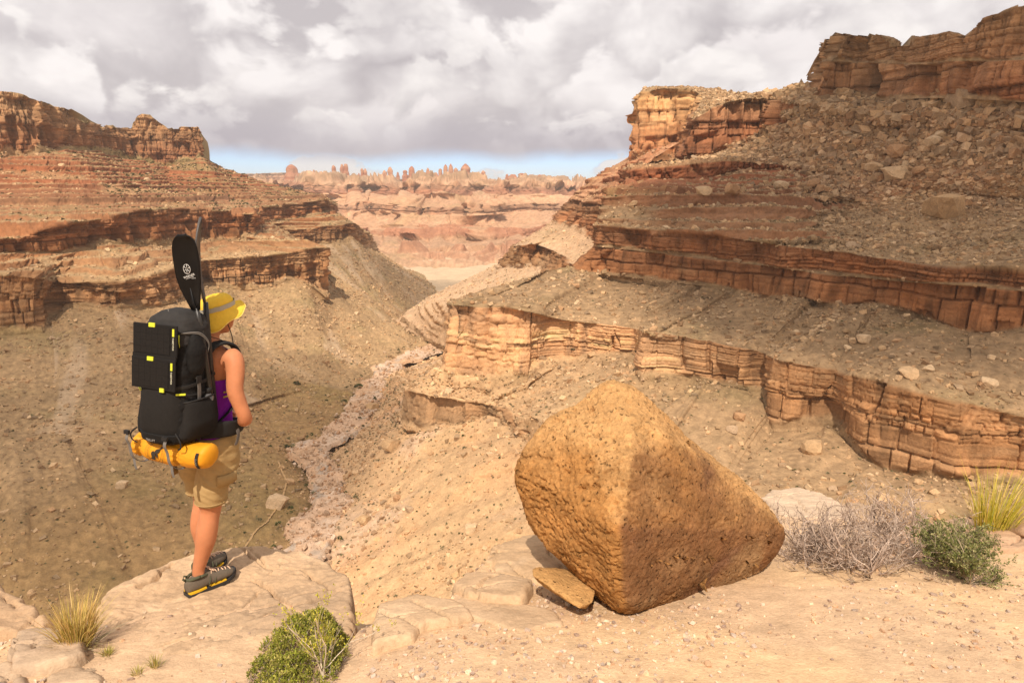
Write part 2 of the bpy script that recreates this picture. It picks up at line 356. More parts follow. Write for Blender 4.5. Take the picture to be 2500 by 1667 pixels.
RW = dict(
 wash=[(0,1140,850,('z',-100)),(1,1080,868,('z',-99)),(1.3,965,905,('z',-98)),(1.6,935,960,('z',-97.5)),(2,925,1010,('z',-97)),(2.5,850,1075,('z',-96.5)),(3,800,1110,('z',-96)),
       (3.5,840,1190,('z',-95.5)),(4,835,1260,('z',-95)),(4.5,800,1340,('z',-94.5)),(5,790,1420,('z',-94)),(6,900,1560,('z',-92)),(7,1200,1650,('z',-88)),(8,1700,1600,('z',-80)),(9,2300,1450,('z',-75)),(10,2800,1400,('z',-72))],
 s_base=[(0,1150,885,330),(1,1060,915,262),(1.5,972,1048,226),(2,1035,1062,210),(2.6,1105,1040,204),(3,1200,1020,196),(4,1330,1120,160),(5,1500,1250,135),(6,1700,1300,125),(7,1900,1300,120),(8,2150,1300,115),(9,2500,1320,108),(10,2750,1330,100)],
 s_top=[(0,1150,870,325),(1,1062,905,262),(1.5,978,945,228),(2,1040,962,212),(2.6,1130,982,204),(3,1274,1006,194),(4,1400,1080,162),(5,1560,1150,142),(6,1750,1200,133),(7,1950,1220,128),(8,2170,1230,122),(9,2500,1260,114),(10,2750,1280,106)],
 b_base=[(0,1160,860,310),(1,1061,937,222),(1.5,1120,944,217),(2,1200,950,212),(2.5,1290,942,207),(2.8,1345,885,213),(3.5,1545,860,205),(4,1556,934,184),(5,1734,934,180),(5.7,1868,962,172),(6,1885,1050,160),(7,2028,1041,156),(7.5,2096,1122,144),(8,2150,1158,139),(8.7,2269,1178,134),(9,2500,1178,128),(10,2750,1190,120)],
 b_top=[(0,1180,735,300),(1,1100,745,236),(1.5,1150,748,228),(2,1236,750,222),(2.5,1320,768,217),(2.8,1362,780,220),(3.5,1545,801,211),(4,1560,806,192),(5,1739,832,188),(5.7,1850,855,180),(6,1895,873,168),(7,2035,898,163),(7.5,2090,915,151),(8,2180,935,146),(8.7,2300,965,140),(9,2500,1015,134),(10,2750,1060,126)],
 a_base=[(0,1480,640,330),(1,1420,655,300),(2,1410,668,272),(2.5,1519,676,262),(3.5,1700,699,240),(4,1760,708,232),(5,1870,728,218),(5.7,1968,730,210),(6,2050,752,200),(7,2130,750,192),(7.5,2200,770,184),(8,2270,790,176),(8.7,2400,828,166),(9,2500,818,160),(10,2750,860,148)],
 a_mid=[(0,1500,600,332),(1,1480,595,305),(2,1466,602,278),(2.5,1560,612,268),(3.5,1739,633,246),(4,1800,642,238),(5,1920,657,224),(5.7,2040,673,214),(6,2110,680,205),(7,2180,686,197),(7.5,2250,690,189),(8,2330,693,181),(8.7,2440,702,171),(9,2520,711,165),(10,2760,745,152)],
 a_top=[(0,1510,550,335),(1,1490,552,308),(2,1466,556,282),(2.5,1560,562,274),(3.5,1759,577,252),(4,1830,587,245),(5,1950,603,231),(5.7,2055,617,222),(6,2120,625,213),(7,2200,635,205),(7.5,2269,648,197),(8,2340,654,188),(8.7,2450,664,178),(9,2530,672,171),(10,2770,700,158)],
 a2=[(0,1530,465,345),(1,1510,470,320),(2,1494,476,296),(2.5,1600,480,290),(3.5,1780,490,280),(4,1860,500,272),(5,1980,515,260),(5.7,2080,530,250),(6,2150,540,242),(7,2230,555,232),(7.5,2300,565,224),(8,2370,575,214),(8.7,2480,590,200),(9,2560,600,192),(10,2780,630,175)],
 m_base=[(0,1560,450,380),(1,1530,455,360),(2,1535,460,345),(2.5,1580,459,335),(3.5,1740,440,325),(4,1800,420,320),(5,1912,415,315),(5.7,2000,428,300),(6,2096,438,285),(7,2180,450,272),(7.5,2250,460,262),(8,2330,470,250),(8.7,2440,480,236),(9,2550,490,225),(10,2780,520,200)],
 m_top=[(0,1560,410,385),(1,1530,412,365),(2,1535,415,350),(2.5,1590,412,342),(3.5,1774,393,332),(4,1830,395,328),(5,1912,403,320),(5.7,2000,416,304),(6,2096,431,288),(7,2180,444,274),(7.5,2250,453,264),(8,2330,462,253),(8.7,2440,472,239),(9,2550,482,228),(10,2780,510,203)],
 u_base=[(0,1570,395,560),(1,1546,403,520),(2,1560,403,505),(2.5,1655,400,500),(2.9,1664,403,400),(3.5,1740,385,395),(4,1810,365,392),(5,1860,330,390),(5.7,1950,300,347),(6,2050,300,322),(7,2140,300,308.6),(7.5,2220,305,292),(8,2310,310,278),(8.7,2420,320,262),(9,2540,330,249),(10,2790,350,222)],
 u_top=[(0,1590,225,580),(1,1552,240,525),(2,1570,224,512),(2.2,1611,217,508),(2.5,1690,222,505),(2.7,1720,235,490),(2.9,1682,298,405),(3.2,1749,260,402),(3.5,1800,248,402),(4,1841,242,402),(5,1900,243,398),(5.7,1985,262,359),(6,2060,275,329),(7,2140,285,312.6),(7.5,2220,290,295.3),(8,2310,295,280.5),(8.7,2420,303,265),(9,2540,312,251.5),(10,2790,330,225)],
 bench=[(0,1600,215,640),(1,1570,216,600),(2,1600,214,560),(2.5,1700,218,560),(2.7,1760,220,540),(2.9,1790,230,470),(3.5,1841,238,440),(4,1912,219,430),(5,1970,212,400),(5.7,2004,228,372),(6,2086,206,350),(7,2160,224,330),(7.5,2249,214,312),(8,2340,212,296),(8.7,2440,218,280),(9,2540,225,265),(10,2790,235,238)],
)
bk = []
for (u, x, y, d) in RW['bench']:
    p = P(x, y, d); q = p + np.array([30, 130, -1.5]); sx, sy = proj(q); bk.append((u, float(sx), float(sy), float(q[1])))
def skirt(row, dx):
    out = []
    for (u, x, y, d) in row:
        p = P(x, y, z=d[1]) if isinstance(d, tuple) else P(x, y, d); q = p + np.array([dx, 0, -6.0]); sx, sy = proj(q); out.append((u, float(sx), float(sy), float(q[1])))
    return out
order = ['wash', 's_base', 's_top', 'b_base', 'b_top', 'a_base', 'a_mid', 'a_top', 'a2', 'm_base', 'm_top', 'u_base', 'u_top', 'bench']
def fin_right(C, V, zs, sg, rk, K, S, T):
    # pale sandy apron below the lower cliff, strongest towards the wash; dark red shale higher up
    X, Y = V[..., 0], V[..., 1]
    w = (S <= 4) * (1 - rk) * sst(60, -40, X)
    C = mixc(C, C * 0 + np.array([.56, .40, .245]) * (1 + 0.16 * fbm(X / 22, Y / 22, 0, 4, 3))[..., None], np.clip(w, 0, 1) * 0.85)
    w2 = (S <= 1) * sst(0.1, 0.5, fbm(X / 16, Y / 16, 0, 4, 31)); C = mixc(C, C * 0 + np.array([.50, .39, .30]), np.clip(w2, 0, 1) * 0.6)
    w3 = (S <= 1) * sst(0.15, 0.45, fbm(X / 20 + 9, Y / 20, 0, 4, 41)); C = mixc(C, C * 0 + np.array([.58, .37, .21]), np.clip(w3, 0, 1) * 0.5)
    # tan sandstone of butte and lower promontory, brightened to paint sunlight into the colour
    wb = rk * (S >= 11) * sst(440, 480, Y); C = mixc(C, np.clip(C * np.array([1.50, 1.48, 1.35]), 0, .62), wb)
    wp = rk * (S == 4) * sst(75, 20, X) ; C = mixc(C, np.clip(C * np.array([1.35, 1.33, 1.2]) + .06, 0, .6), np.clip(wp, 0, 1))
    return C, V
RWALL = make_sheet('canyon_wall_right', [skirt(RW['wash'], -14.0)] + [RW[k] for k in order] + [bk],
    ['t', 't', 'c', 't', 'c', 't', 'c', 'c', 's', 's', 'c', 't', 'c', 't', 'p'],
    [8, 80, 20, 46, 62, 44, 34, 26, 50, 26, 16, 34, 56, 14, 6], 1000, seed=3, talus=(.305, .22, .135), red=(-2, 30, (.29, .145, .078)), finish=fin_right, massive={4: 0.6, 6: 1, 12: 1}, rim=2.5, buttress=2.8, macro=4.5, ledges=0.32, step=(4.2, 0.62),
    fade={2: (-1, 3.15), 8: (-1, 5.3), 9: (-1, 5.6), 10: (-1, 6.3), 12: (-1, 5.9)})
U1 = [
  [(0,1990,245,425),(1,1970,245,354),(1.5,2000,252,342),(2,2084,232,336),(3,2160,248,316),(4,2249,240,298),(5,2340,240,283),(6,2440,246,267),(7,2540,254,253),(8,2790,268,226)],
 [(0,2020,150,435),(1,2004,150,366),(1.5,2030,148,358),(2,2100,152,350),(3,2170,155,331),(4,2255,158,313),(5,2345,150,297),(6,2440,150,281),(7,2540,145,266),(8,2790,140,240)],
 [(0,2030,97,440),(1,2016,97,368),(1.3,2055,68,363),(1.6,2080,73,361),(2,2137,86,355),(3,2188,99,336),(4,2244,99,318),(5,2341,79,302),(5.3,2361,89,300),(6,2412,50,292),(7,2500,24,275),(8,2790,-30,248)]]
bk = []
for (u, x, y, d) in U1[2]:
    q = P(x, y, d) + np.array([40, 120, 1.0]); sx, sy = proj(q); bk.append((u, float(sx), float(sy), float(q[1])))
UWALL = make_sheet('upper_cliff_right', U1 + [bk], ['c', 'c', 'p'], [40, 44, 6], 430, seed=5, buttress=3.0, smooth=2, talus=(.33, .24, .15), massive={0: 1}, rim=4.0)

LW = [
 [(0,-400,1500,('z',-95)),(1,100,1560,('z',-95.5)),(2,400,1500,('z',-95.5)),(3,690,1400,('z',-96)),(3.5,715,1290,('z',-96)),(4,735,1200,('z',-96.5)),(4.5,720,1120,('z',-97)),(5,800,1040,('z',-97.5)),(5.5,855,970,('z',-98)),(6,900,910,('z',-98.5)),(6.3,985,862,('z',-99.5)),(6.6,1060,838,('z',-100.5)),(7,1000,812,('z',-103)),(8,1010,780,('z',-108)),(8.4,1080,725,('z',-112)),(8.8,1010,660,('z',-108))],
 [(0,-400,1050,230),(1,0,1050,225),(2,150,1060,228),(3,350,1050,240),(4,560,1000,270),(5,700,960,310),(5.5,790,930,335),(6,860,895,370),(6.3,940,858,415),(6.6,1025,838,450),(7,960,800,520),(8,1000,770,600),(8.4,1065,715,760),(8.8,990,655,900)],
 [(0,-400,840,290),(1,0,823,305),(2,107,814,312),(2.2,130,770,332),(2.5,160,748,335),(3,286,756,335),(3.5,400,745,370),(4,504,698,432),(5,603,711,446),(5.3,643,707,450),(5.6,714,684,466),(5.8,759,700,470),(6,797,734,476),(6.3,780,650,600),(6.6,714,592,640),(7,804,596,665),(8,866,583,690),(8.4,890,605,780),(8.8,930,618,1000)],
 [(0,-400,675,298),(1,0,673,314),(2,116,680,318),(2.2,135,690,338),(2.5,160,692,342),(3,286,690,342),(3.5,390,668,372),(4,495,637,434),(5,620,630,452),(5.3,670,626,458),(5.6,730,615,470),(5.8,770,606,478),(6,795,608,482),(6.3,775,625,590),(6.6,700,568,645),(7,780,556,668),(8,866,544,695),(8.4,880,560,790),(8.8,910,580,1010)],
 [(0,-400,640,330),(1,0,620,345),(2,100,618,365),(2.5,179,617,385),(3,250,597,405),(3.5,330,597,430),(4,400,597,455),(5,491,594,490),(5.6,571,593,512),(6,624,575,520),(6.3,640,545,600),(6.6,650,542,625),(7,690,541,650),(7.5,777,524,690),(8,806,516,720),(8.4,815,520,800),(8.8,830,530,1020)],
 [(0,-400,610,335),(1,0,590,350),(2,134,560,372),(2.5,200,545,392),(3,277,530,412),(3.5,340,516,436),(4,400,510,462),(5,500,511,496),(5.6,560,522,518),(6,622,524,526),(6.3,632,520,605),(6.6,645,508,628),(7,690,502,655),(7.5,795,488,695),(8,803,495,722),(8.4,812,500,810),(8.8,825,510,1030)],
 [(0,-400,480,440),(1,0,468,455),(2,130,462,470),(3,250,455,500),(4,340,455,540),(5,420,470,580),(5.6,500,480,610),(6,570,490,640),(6.6,650,490,665),(7,740,487,710),(7.5,797,485,740),(8,803,490,770),(8.8,820,500,1040)],
 [(0,-400,400,500),(1,0,385,512),(2,90,375,530),(3,175,365,570),(3.5,241,367,620),(4,300,385,655),(4.5,357,399,672),(5,402,408,680),(5.6,469,395,686),(6,489,381,692),(6.3,522,399,730),(6.6,545,412,755),(7,576,425,780),(7.5,625,446,800),(8,700,466,830),(8.8,790,486,1050)],
 [(0,-400,190,508),(1,0,227,520),(1.6,54,238,528),(2,114,256,540),(2.5,179,272,560),(2.7,192,298,585),(3,232,309,620),(3.5,260,308,640),(4,321,312,668),(4.2,325,298,672),(4.4,342,285,675),(4.7,368,286,678),(5,411,316,685),(5.3,424,311,690),(5.6,474,311,694),(5.95,482,311,700),(6.02,489,350,703),(6.08,492,380,706),(6.3,523,398,745),(6.6,546,411,770),(7,578,424,800),(7.5,627,445,820),(8,702,465,850),(8.8,792,485,1070)]]
bk = []
for (u, x, y, d) in LW[-1]:
    q = P(x, y, d) + np.array([-60, 160, -3.0]); sx, sy = proj(q); bk.append((u, float(sx), float(sy), float(q[1])))
def fin_left(C, V, zs, sg, rk, K, S, T):
    X, Y = V[..., 0], V[..., 1]
    w = (1 - rk) * sst(-84, -92, zs) ; C = mixc(C, C * np.array([.84, .79, .66]), np.clip(w, 0, 1) * 0.75 * (Y < 330))
    w = (1 - rk) * (S >= 6) * sst(-6, 4, zs); C = mixc(C, C * np.array([.90, .98, .92]), w * sst(500, 600, Y))
    w = (1 - rk) * (S == 2) * sst(0.1, 0.5, fbm(sg / 16, zs / 18, 0, 5, 77)); C = mixc(C, C * 0 + np.array([.50, .40, .29]), np.clip(w, 0, 1) * 0.6)
    return C, V
LWALL = make_sheet('canyon_wall_left', [skirt(LW[0], 14.0)] + LW + [bk], ['t', 't', 't', 'c', 's', 'c', 's', 's', 'c', 'p'], [8, 90, 80, 50, 26, 34, 36, 36, 54, 5], 760, seed=8,
    talus=(.345, .25, .148), red=(-6, 24, (.32, .165, .088)), smooth=3, buttress=2.4, finish=fin_left, massive={3: 0.6, 5: 0.6, 8: 0.6}, rim=3.0, ledges=0.3, step=(4.5, 0.6), gully=0.0)

MW = [
 [(0,1100,870,('z',-99)),(1,1060,850,('z',-100)),(2,1000,812,('z',-101)),(3,960,795,('z',-102)),(4,1000,760,('z',-108))],
 [(0,1180,800,330),(1,1130,760,380),(2,1080,735,450),(3,1031,743,520),(4,1060,720,640)],
 [(0,1400,720,300),(1,1330,690,360),(2,1290,650,430),(3,1214,655,500),(4,1230,640,650)],
 [(0,1420,660,305),(1,1380,625,365),(2,1310,595,440),(3,1262,600,520),(4,1280,590,670)],
 [(0,1500,600,310),(1,1460,590,370),(2,1400,560,440),(3,1345,548,530),(4,1360,540,680)],
 [(0,1500,500,320),(1,1480,500,380),(2,1430,495,450),(3,1395,485,545),(4,1410,480,700)],
 [(0,1560,420,340),(1,1540,425,395),(2,1500,440,470),(3,1438,449,560),(4,1450,447,720)],
 [(0,1600,380,350),(1,1590,385,400),(2,1560,395,480),(3,1494,413,570),(4,1500,412,740)],
 [(0,1660,350,360),(1,1640,350,410),(2,1600,370,490),(3,1550,380,575),(4,1555,380,750)]]
def fin_mid(C, V, zs, sg, rk, K, S, T):
    w = (1 - rk) * sst(-25, -40, zs); C = mixc(C, C * 0 + np.array([.54, .40, .27]) * (1 + .15 * fbm(V[..., 0] / 30, V[..., 1] / 30, 0, 4, 5))[..., None], w * 0.8)
    return C, V
MWALL = make_sheet('canyon_spur_middle', MW, ['s', 't', 'c', 't', 'c', 's', 's', 't'], [44, 50, 24, 26, 30, 22, 18, 16], 330, seed=12, talus=(.45, .32, .21), smooth=3, finish=fin_mid,
    red=(-10, 30, (.40, .19, .105)))

# far wall of the main canyon and the plateau behind it
FXS = list(range(300, 1801, 50))
def frow(y, d, seed, amp, rise=0.0):
    out = []
    for i, x in enumerate(FXS):
        a = fbm(x / 170.0, seed * 0.35, 0, 3, 61) * amp
        p = P(x, y, d); z = p[2]; d2 = d + a; yy = y
        q = np.array([p[0] * d2 / d, d2, z + rise * a]); sx, sy = proj(q); out.append((i, float(sx), float(sy), float(q[1])))
    return out
FR = [frow(700, 950, 1, 20), frow(632, 1120, 1, 150), frow(600, 1260, 1, 260), frow(575, 1400, 2, 300), frow(548, 1500, 2, 330), frow(520, 1620, 3, 340), frow(500, 1660, 3, 340), frow(478, 1800, 4, 300), frow(455, 1850, 4, 300), frow(450, 2200, 5, 160), frow(447, 2700, 6, 60), frow(446, 3600, 6, 0), frow(450, 5600, 6, 0)]
FAR_PAL = [(-140, (.55, .45, .33)), (-100, (.60, .50, .37)), (-75, (.52, .39, .28)), (-55, (.50, .34, .23)), (-30, (.38, .195, .125)), (-12, (.44, .27, .175)), (0, (.34, .175, .115)), (12, (.46, .31, .20)), (25, (.56, .42, .29)), (60, (.6, .46, .33))]
FWALL = make_sheet('canyon_wall_far', FR, ['t', 's', 't', 's', 't', 'c', 't', 'c', 's', 's', 't', 'p'], [10, 24, 22, 26, 26, 20, 22, 24, 18, 14, 10, 4], 560, seed=15, mat=MTF, pal=FAR_PAL, talus=(.48, .32, .215),
    scale=2.6, step=(5.0, 0.6), smooth=4, red=(-30, -4, (.48, .30, .19)), buttress=4.5, macro=14.0, rim=0.6, massive={5: 1}, upright=False)
# ------------------------------------------------------------------ wash, floor, needles
def wash():
    Lp = [(1100,828),(1060,834),(1000,850),(930,890),(880,925),(862,965),(850,1000),(790,1040),(720,1100),(715,1150),(740,1200),(715,1290),(690,1400),(640,1600)]
    Rp = [(1140,846),(1105,852),(1050,868),(968,905),(940,945),(932,985),(925,1015),(860,1070),(805,1112),(835,1170),(850,1230),(825,1290),(800,1350),(800,1600)]
    zs = np.linspace(-100.6, -93.6, len(Lp)); n, m = 420, 44
    t = np.linspace(0, len(Lp) - 1, n); k = np.arange(len(Lp))
    A = np.array([P(*a, z=z) for a, z in zip(Lp, zs)]); B = np.array([P(*a, z=z) for a, z in zip(Rp, zs)])
    A = np.stack([np.interp(t, k, A[:, i]) for i in range(3)], -1); B = np.stack([np.interp(t, k, B[:, i]) for i in range(3)], -1)
    A, B = smooth1(A, 10), smooth1(B, 10)
    w = np.linspace(0.0, 0.98, m)[None, :, None]
    V = A[:, None] * (1 - w) + B[:, None] * w
    wob = 9.0 * fbm(V[..., 0] / 22, V[..., 1] / 22, 0, 4, 5, 0.6); V[..., 0] += wob
    e = np.minimum(w[..., 0], 1 - w[..., 0]) + 0 * V[..., 0]
    f = fbm(V[..., 0] / 5, V[..., 1] / 5, 0, 4, 9)
    V[..., 2] += 0.5 + 0.5 * f - 1.6 * sst(0.10, 0.0, e) + 0.8 * sst(0.1, 0.5, f)
    c = mixc(np.ones_like(V) * np.array([.52, .37, .25]), np.ones_like(V) * np.array([.58, .47, .37]), sst(-0.15, 0.25, fbm(V[..., 0] / 9, V[..., 1] / 9, 0, 4, 19)))
    c = mixc(c, c * 0 + np.array([.40, .36, .31]), sst(0.2, 0.5, fbm(V[..., 0] / 4, V[..., 1] / 7, 0, 3, 29)) * 0.8)
    c = mixc(c, c * 0 + np.array([.58, .43, .31]), sst(0.1, 0.4, fbm(V[..., 0] / 12, V[..., 1] / 12, 3, 3, 39)) * 0.8)
    me = npmesh('dry_wash', V.reshape(-1, 3), gridfaces(m, n), c.reshape(-1, 3))
    return tag(link('dry_wash', me, None, MT), kind='structure'), V
WASH, WASHV = wash()
gv = np.array([[-6000, -6000, -113], [6000, -6000, -113], [6000, 6000, -113], [-6000, 6000, -113]], float)
tag(link('ground', npmesh('ground', gv, [[0, 1, 2, 3]], np.ones((4, 3)) * np.array([.56, .46, .33])), None, MTF), kind='structure')

def spire_mesh(w, h, seed, lobes=1, flat=0.3):
    """a cluster of sandstone towers: stacked, pinched rings with banded colour"""
    r = np.random.default_rng(seed); Vs, Fs, Cs = [], [], []; off = 0
    for k in range(lobes):
        cx = (k + 0.5) / lobes * w - w / 2 + r.normal(0, w * 0.03); hh = h * (1.0 if k == lobes // 2 else 0.6 + 0.42 * r.random()); rw = w / lobes * (0.62 + 0.2 * r.random())
        nz, na = 22, 20
        t = np.linspace(0, 1, nz)[:, None]; a = np.linspace(0, 2 * np.pi, na, endpoint=False)[None, :]
        prof = 1.15 - 0.70 * t ** 0.9 + 0.06 * np.sin(t * 17 + r.random() * 6) + 0.10 * vn(t * 9, 0 * t + k, seed) - sst(0.93, 1.0, t) * (0.55 if r.random() > flat else 0.2)
        rad = rw * np.maximum(prof, 0.12) * (1 + 0.22 * vn(np.cos(a) * 2.0, np.sin(a) * 2.0, seed + k) + 0.10 * vn(np.cos(a) * 5, np.sin(a) * 5, t * 6 + seed))
        V = np.stack([cx + rad * np.cos(a), 0.8 * rad * np.sin(a), np.repeat(t * hh, na, 1)], -1)
        i = np.arange(nz - 1)[:, None] * na; j = np.arange(na)[None, :]; jn = (j + 1) % na
        F = np.stack([i + j, i + jn, i + na + jn, i + na + j], -1).reshape(-1, 4)
        band = hsh((t * hh / (h * 0.09)).astype(int), seed) + 0 * a
        c = mixc(np.ones_like(V) * np.array([.33, .15, .10]), np.ones_like(V) * np.array([.46, .28, .19]), np.clip(band * 1.2 - 0.3, 0, 1))
        Vs.append(V.reshape(-1, 3)); top = len(Vs[-1]); 
        Vs[-1] = np.vstack([Vs[-1], [[cx, 0, hh]]]); c = np.vstack([c.reshape(-1, 3), [[.6, .45, .3]]])
        Fc = np.stack([(nz - 1) * na + np.arange(na), (nz - 1) * na + (np.arange(na) + 1) % na, np.full(na, top), np.full(na, top)], -1)
        Fs.append(np.vstack([F, Fc[:, [0, 1, 2, 2]]]) + off); Cs.append(c); off += len(Vs[-1])
    F = np.vstack(Fs); V = np.vstack(Vs); C = np.vstack(Cs)
    tri = F[F[:, 2] == F[:, 3]][:, :3]; quad = F[F[:, 2] != F[:, 3]]
    F3 = np.vstack([quad[:, [0, 1, 2]], quad[:, [0, 2, 3]], tri])
    return npmesh('rock_spire', V, F3, C)
SPIRES = [ # x0, x1, top, base, lobes, label
 (810,856,410,446,4,'thick red rock tower block, first of the spire row from the left mesa'),(874,898,420,447,3,'small three headed spire just right of the first thick tower block'),
 (934,960,417,451,2,'two headed banded spire left of the lone needle'),(969,976,429,451,1,'lone thin needle between two thicker spires'),
 (984,1013,415,453,2,'broad banded spire with a notched top right of the lone needle'),(1020,1028,428,451,1,'short thin needle right of the notched broad spire'),
 (1031,1058,419,452,3,'jagged triple spire left of the twin spire'),(1059,1081,421,451,2,'twin pointed spire left of the biggest tower cluster'),
 (1083,1120,409,450,3,'biggest rounded tower cluster on the horizon'),(1127,1148,409,449,1,'single tall pointed tower right of the biggest cluster'),
 (1165,1184,426,449,2,'small knob pair right of the single tall tower'),(1234,1242,434,451,1,'tiny needle left of the low flat butte'),
 (1244,1283,432,452,2,'low flat topped butte right of the spire row'),(1286,1328,436,453,2,'lowest long butte at the right end of the horizon'),
 (1368,1388,440,454,2,'small far knob beside the right canyon slope'),(1336,1352,445,455,1,'tiny knob between the long butte and the right slope'),
 (698,728,411,444,1,'rounded dome rising from the left horizon mesa'),(756,772,424,446,2,'small knob pair left of the thick tower block')]
for i, (x0, x1, yt, yb, lb, lab) in enumerate(SPIRES):
    d = 2650.0; yt -= 9; a, b = P(x0, yb + 6, d), P(x1, yb + 6, d); w = b[0] - a[0]; h = P(x0, yt, d)[2] - a[2]
    o = link('rock_spire', spire_mesh(w, h, 50 + i, lb, 0.3 if i not in (12, 13) else 1.0), None, MTF); o.location = ((a[0] + b[0]) / 2, d, a[2])
    tag(o, lab, 'rock spire', 'needles along the horizon')
rs_ = np.random.default_rng(314)
for i in range(14):
    x0 = rs_.uniform(925, 1150); wpx = rs_.uniform(4, 9); d = 2720.0; a, b = P(x0, 458, d), P(x0 + wpx, 458, d); h = P(x0, rs_.uniform(418, 434), d)[2] - a[2]
    o = link('rock_spire', spire_mesh(b[0] - a[0], h, 90 + i, int(rs_.integers(1, 3)), 0.0), None, MTF); o.location = ((a[0] + b[0]) / 2, d, a[2]); tag(o, 'thin needle crowded among the larger spires of the central horizon cluster', 'rock spire', 'thin needles of the central cluster')
MES = [[(0,540,440,3900),(1,577,446,3700),(2,640,448,3550),(3,720,450,3450),(4,800,449,3450),(5,830,449,3600),(6,1000,452,4000),(7,1200,455,4600)],
       [(0,540,424,3950),(1,577,425,3720),(2,640,423,3590),(3,720,421,3490),(4,800,429,3490),(5,830,434,3640),(6,1000,438,4050),(7,1200,446,4700)]]
bk = [(u, x + 5, y + 1.0, d + 900) for (u, x, y, d) in MES[1]]
make_sheet('horizon_mesa', MES + [bk], ['c', 'p'], [22, 3], 260, seed=31, mat=MTF, pal=[(-50, (.5, .27, .17)), (0, (.46, .22, .14)), (18, (.5, .3, .2)), (30, (.60, .45, .32)), (60, (.5, .36, .25))], scale=4.0, smooth=2, talus=(.40, .33, .22))

# ------------------------------------------------------------------ loose rock and brush on the slopes
def ico(sub):
    bm = bmesh.new(); bmesh.ops.create_icosphere(bm, subdivisions=sub, radius=1.0)
    V = np.array([v.co[:] for v in bm.verts]); F = np.array([[v.index for v in f.verts] for f in bm.faces]); bm.free(); return V, F
ICO1, ICO2, ICO3 = ico(1), ico(2), ico(3)
def rock_shape(seed, base, cuts=7, rough=0.06, box=0.55):
    r = np.random.default_rng(seed); V = base[0].copy()
    V = np.sign(V) * np.abs(V) ** (1 - box * 0.5)                     # blockier than a ball
    V *= np.array([1.0, 0.62 + 0.35 * r.random(), 0.42 + 0.35 * r.random()])
    for k in range(cuts):
        n = r.normal(size=3); n /= np.linalg.norm(n); h = (np.abs(V @ n)).max() * (0.55 + 0.3 * r.random())
        d = V @ n - h; V = V - np.outer(np.maximum(d, 0), n)
    V += rough * np.stack([vn(V[:, 0] * 4, V[:, 1] * 4, V[:, 2] * 4, seed + i) for i in range(3)], -1)
    return V
PROTO1 = [rock_shape(100 + i, ICO1, 4, 0.10) for i in range(10)]
CUBE = (np.array([[x, y, z] for x in (-1, 1) for y in (-1, 1) for z in (-1, 1)], float) * .72, np.array([(0, 1, 3), (0, 3, 2), (4, 6, 7), (4, 7, 5), (0, 4, 5), (0, 5, 1), (2, 3, 7), (2, 7, 6), (0, 2, 6), (0, 6, 4), (1, 5, 7), (1, 7, 3)]))
_rc = np.random.default_rng(17)
PROTO0 = [(CUBE[0] + _rc.normal(0, .17, (8, 3))) * np.array([1, .55 + .4 * _rc.random(), .45 + .40 * _rc.random()]) for i in range(16)]
PROTO2 = [rock_shape(200 + i, ICO2, 7, 0.05) for i in range(12)]
def rotz_tilt(n, r):
    """random yaw plus small tilts, one matrix each"""
    a = r.random(n) * 2 * np.pi; b = r.normal(0, 0.35, n); c = r.normal(0, 0.35, n)
    ca, sa, cb, sb, cc, sn = np.cos(a), np.sin(a), np.cos(b), np.sin(b), np.cos(c), np.sin(c)
    M = np.empty((n, 3, 3))
    M[:, 0] = np.stack([ca * cb, ca * sb * sn - sa * cc, ca * sb * cc + sa * sn], -1)
    M[:, 1] = np.stack([sa * cb, sa * sb * sn + ca * cc, sa * sb * cc - ca * sn], -1)
    M[:, 2] = np.stack([-sb, cb * sn, cb * cc], -1)
    return M
def scatter_mesh(name, pos, size, cols, protos, F, r):
    n = len(pos); M = rotz_tilt(n, r); pk = r.integers(0, len(protos), n); nvp = len(protos[0])
    PV = np.stack(protos)[pk] * (np.asarray(size)[:, None, None] * (0.8 + 0.4 * r.random((n, 1, 3))))
    V = np.einsum('nij,nkj->nki', M, PV) + pos[:, None, :]
    Fa = (F[None] + (np.arange(n) * nvp)[:, None, None]).reshape(-1, F.shape[1])
    C = np.repeat(cols[:, None, :], nvp, 1).reshape(-1, 3)
    return npmesh(name, V.reshape(-1, 3), Fa, C, smooth=False)
def pick(sheet, n, r, dens, margin=60):
    """random points on the visible scree of a wall, weighted by ground area and a density"""
    o, V, C, rk, K, nn = sheet
    a = np.linalg.norm(np.cross(V[1:, :-1] - V[:-1, :-1], V[:-1, 1:] - V[:-1, :-1]), axis=-1)
    px, py = proj(V[:-1, :-1]); on = (px > -margin) & (px < 2500 + margin) & (py < 1667 + margin)
    w = a * on * dens(V[:-1, :-1], px, py) * (1 - rk[:-1, :-1]) * (K[:-1, :-1] >= 0)
    w = w.ravel(); c = np.cumsum(w); idx = np.searchsorted(c, r.random(n) * c[-1])
    j, i = np.divmod(np.minimum(idx, w.size - 1), a.shape[1]); f, g = r.random((n, 1)), r.random((n, 1))
    p = V[j, i] + (V[j, i + 1] - V[j, i]) * f + (V[j + 1, i] - V[j, i]) * g
    return p, C[j, i], j, i
r9 = np.random.default_rng(99)
def d_right(V, px, py):
    up = sst(800, 420, py) * sst(1600, 1850, px)
    return 0.35 + 2.2 * up + 1.1 * sst(-0.1, 0.4, fbm(V[..., 0] / 18, V[..., 1] / 18, V[..., 2] / 18, 3, 91)) + 0.35 * sst(150, 60, V[..., 0] * 0 + np.abs(py - 850))
def d_left(V, px, py): return 0.35 + 1.1 * sst(-0.1, 0.4, fbm(V[..., 0] / 14, V[..., 1] / 14, V[..., 2] / 14, 3, 92))
def d_mid(V, px, py): return 0.4 + 0 * px
BOULD_COL = np.array([[.46, .33, .20], [.50, .37, .235], [.40, .26, .155], [.55, .43, .29], [.38, .29, .20]])
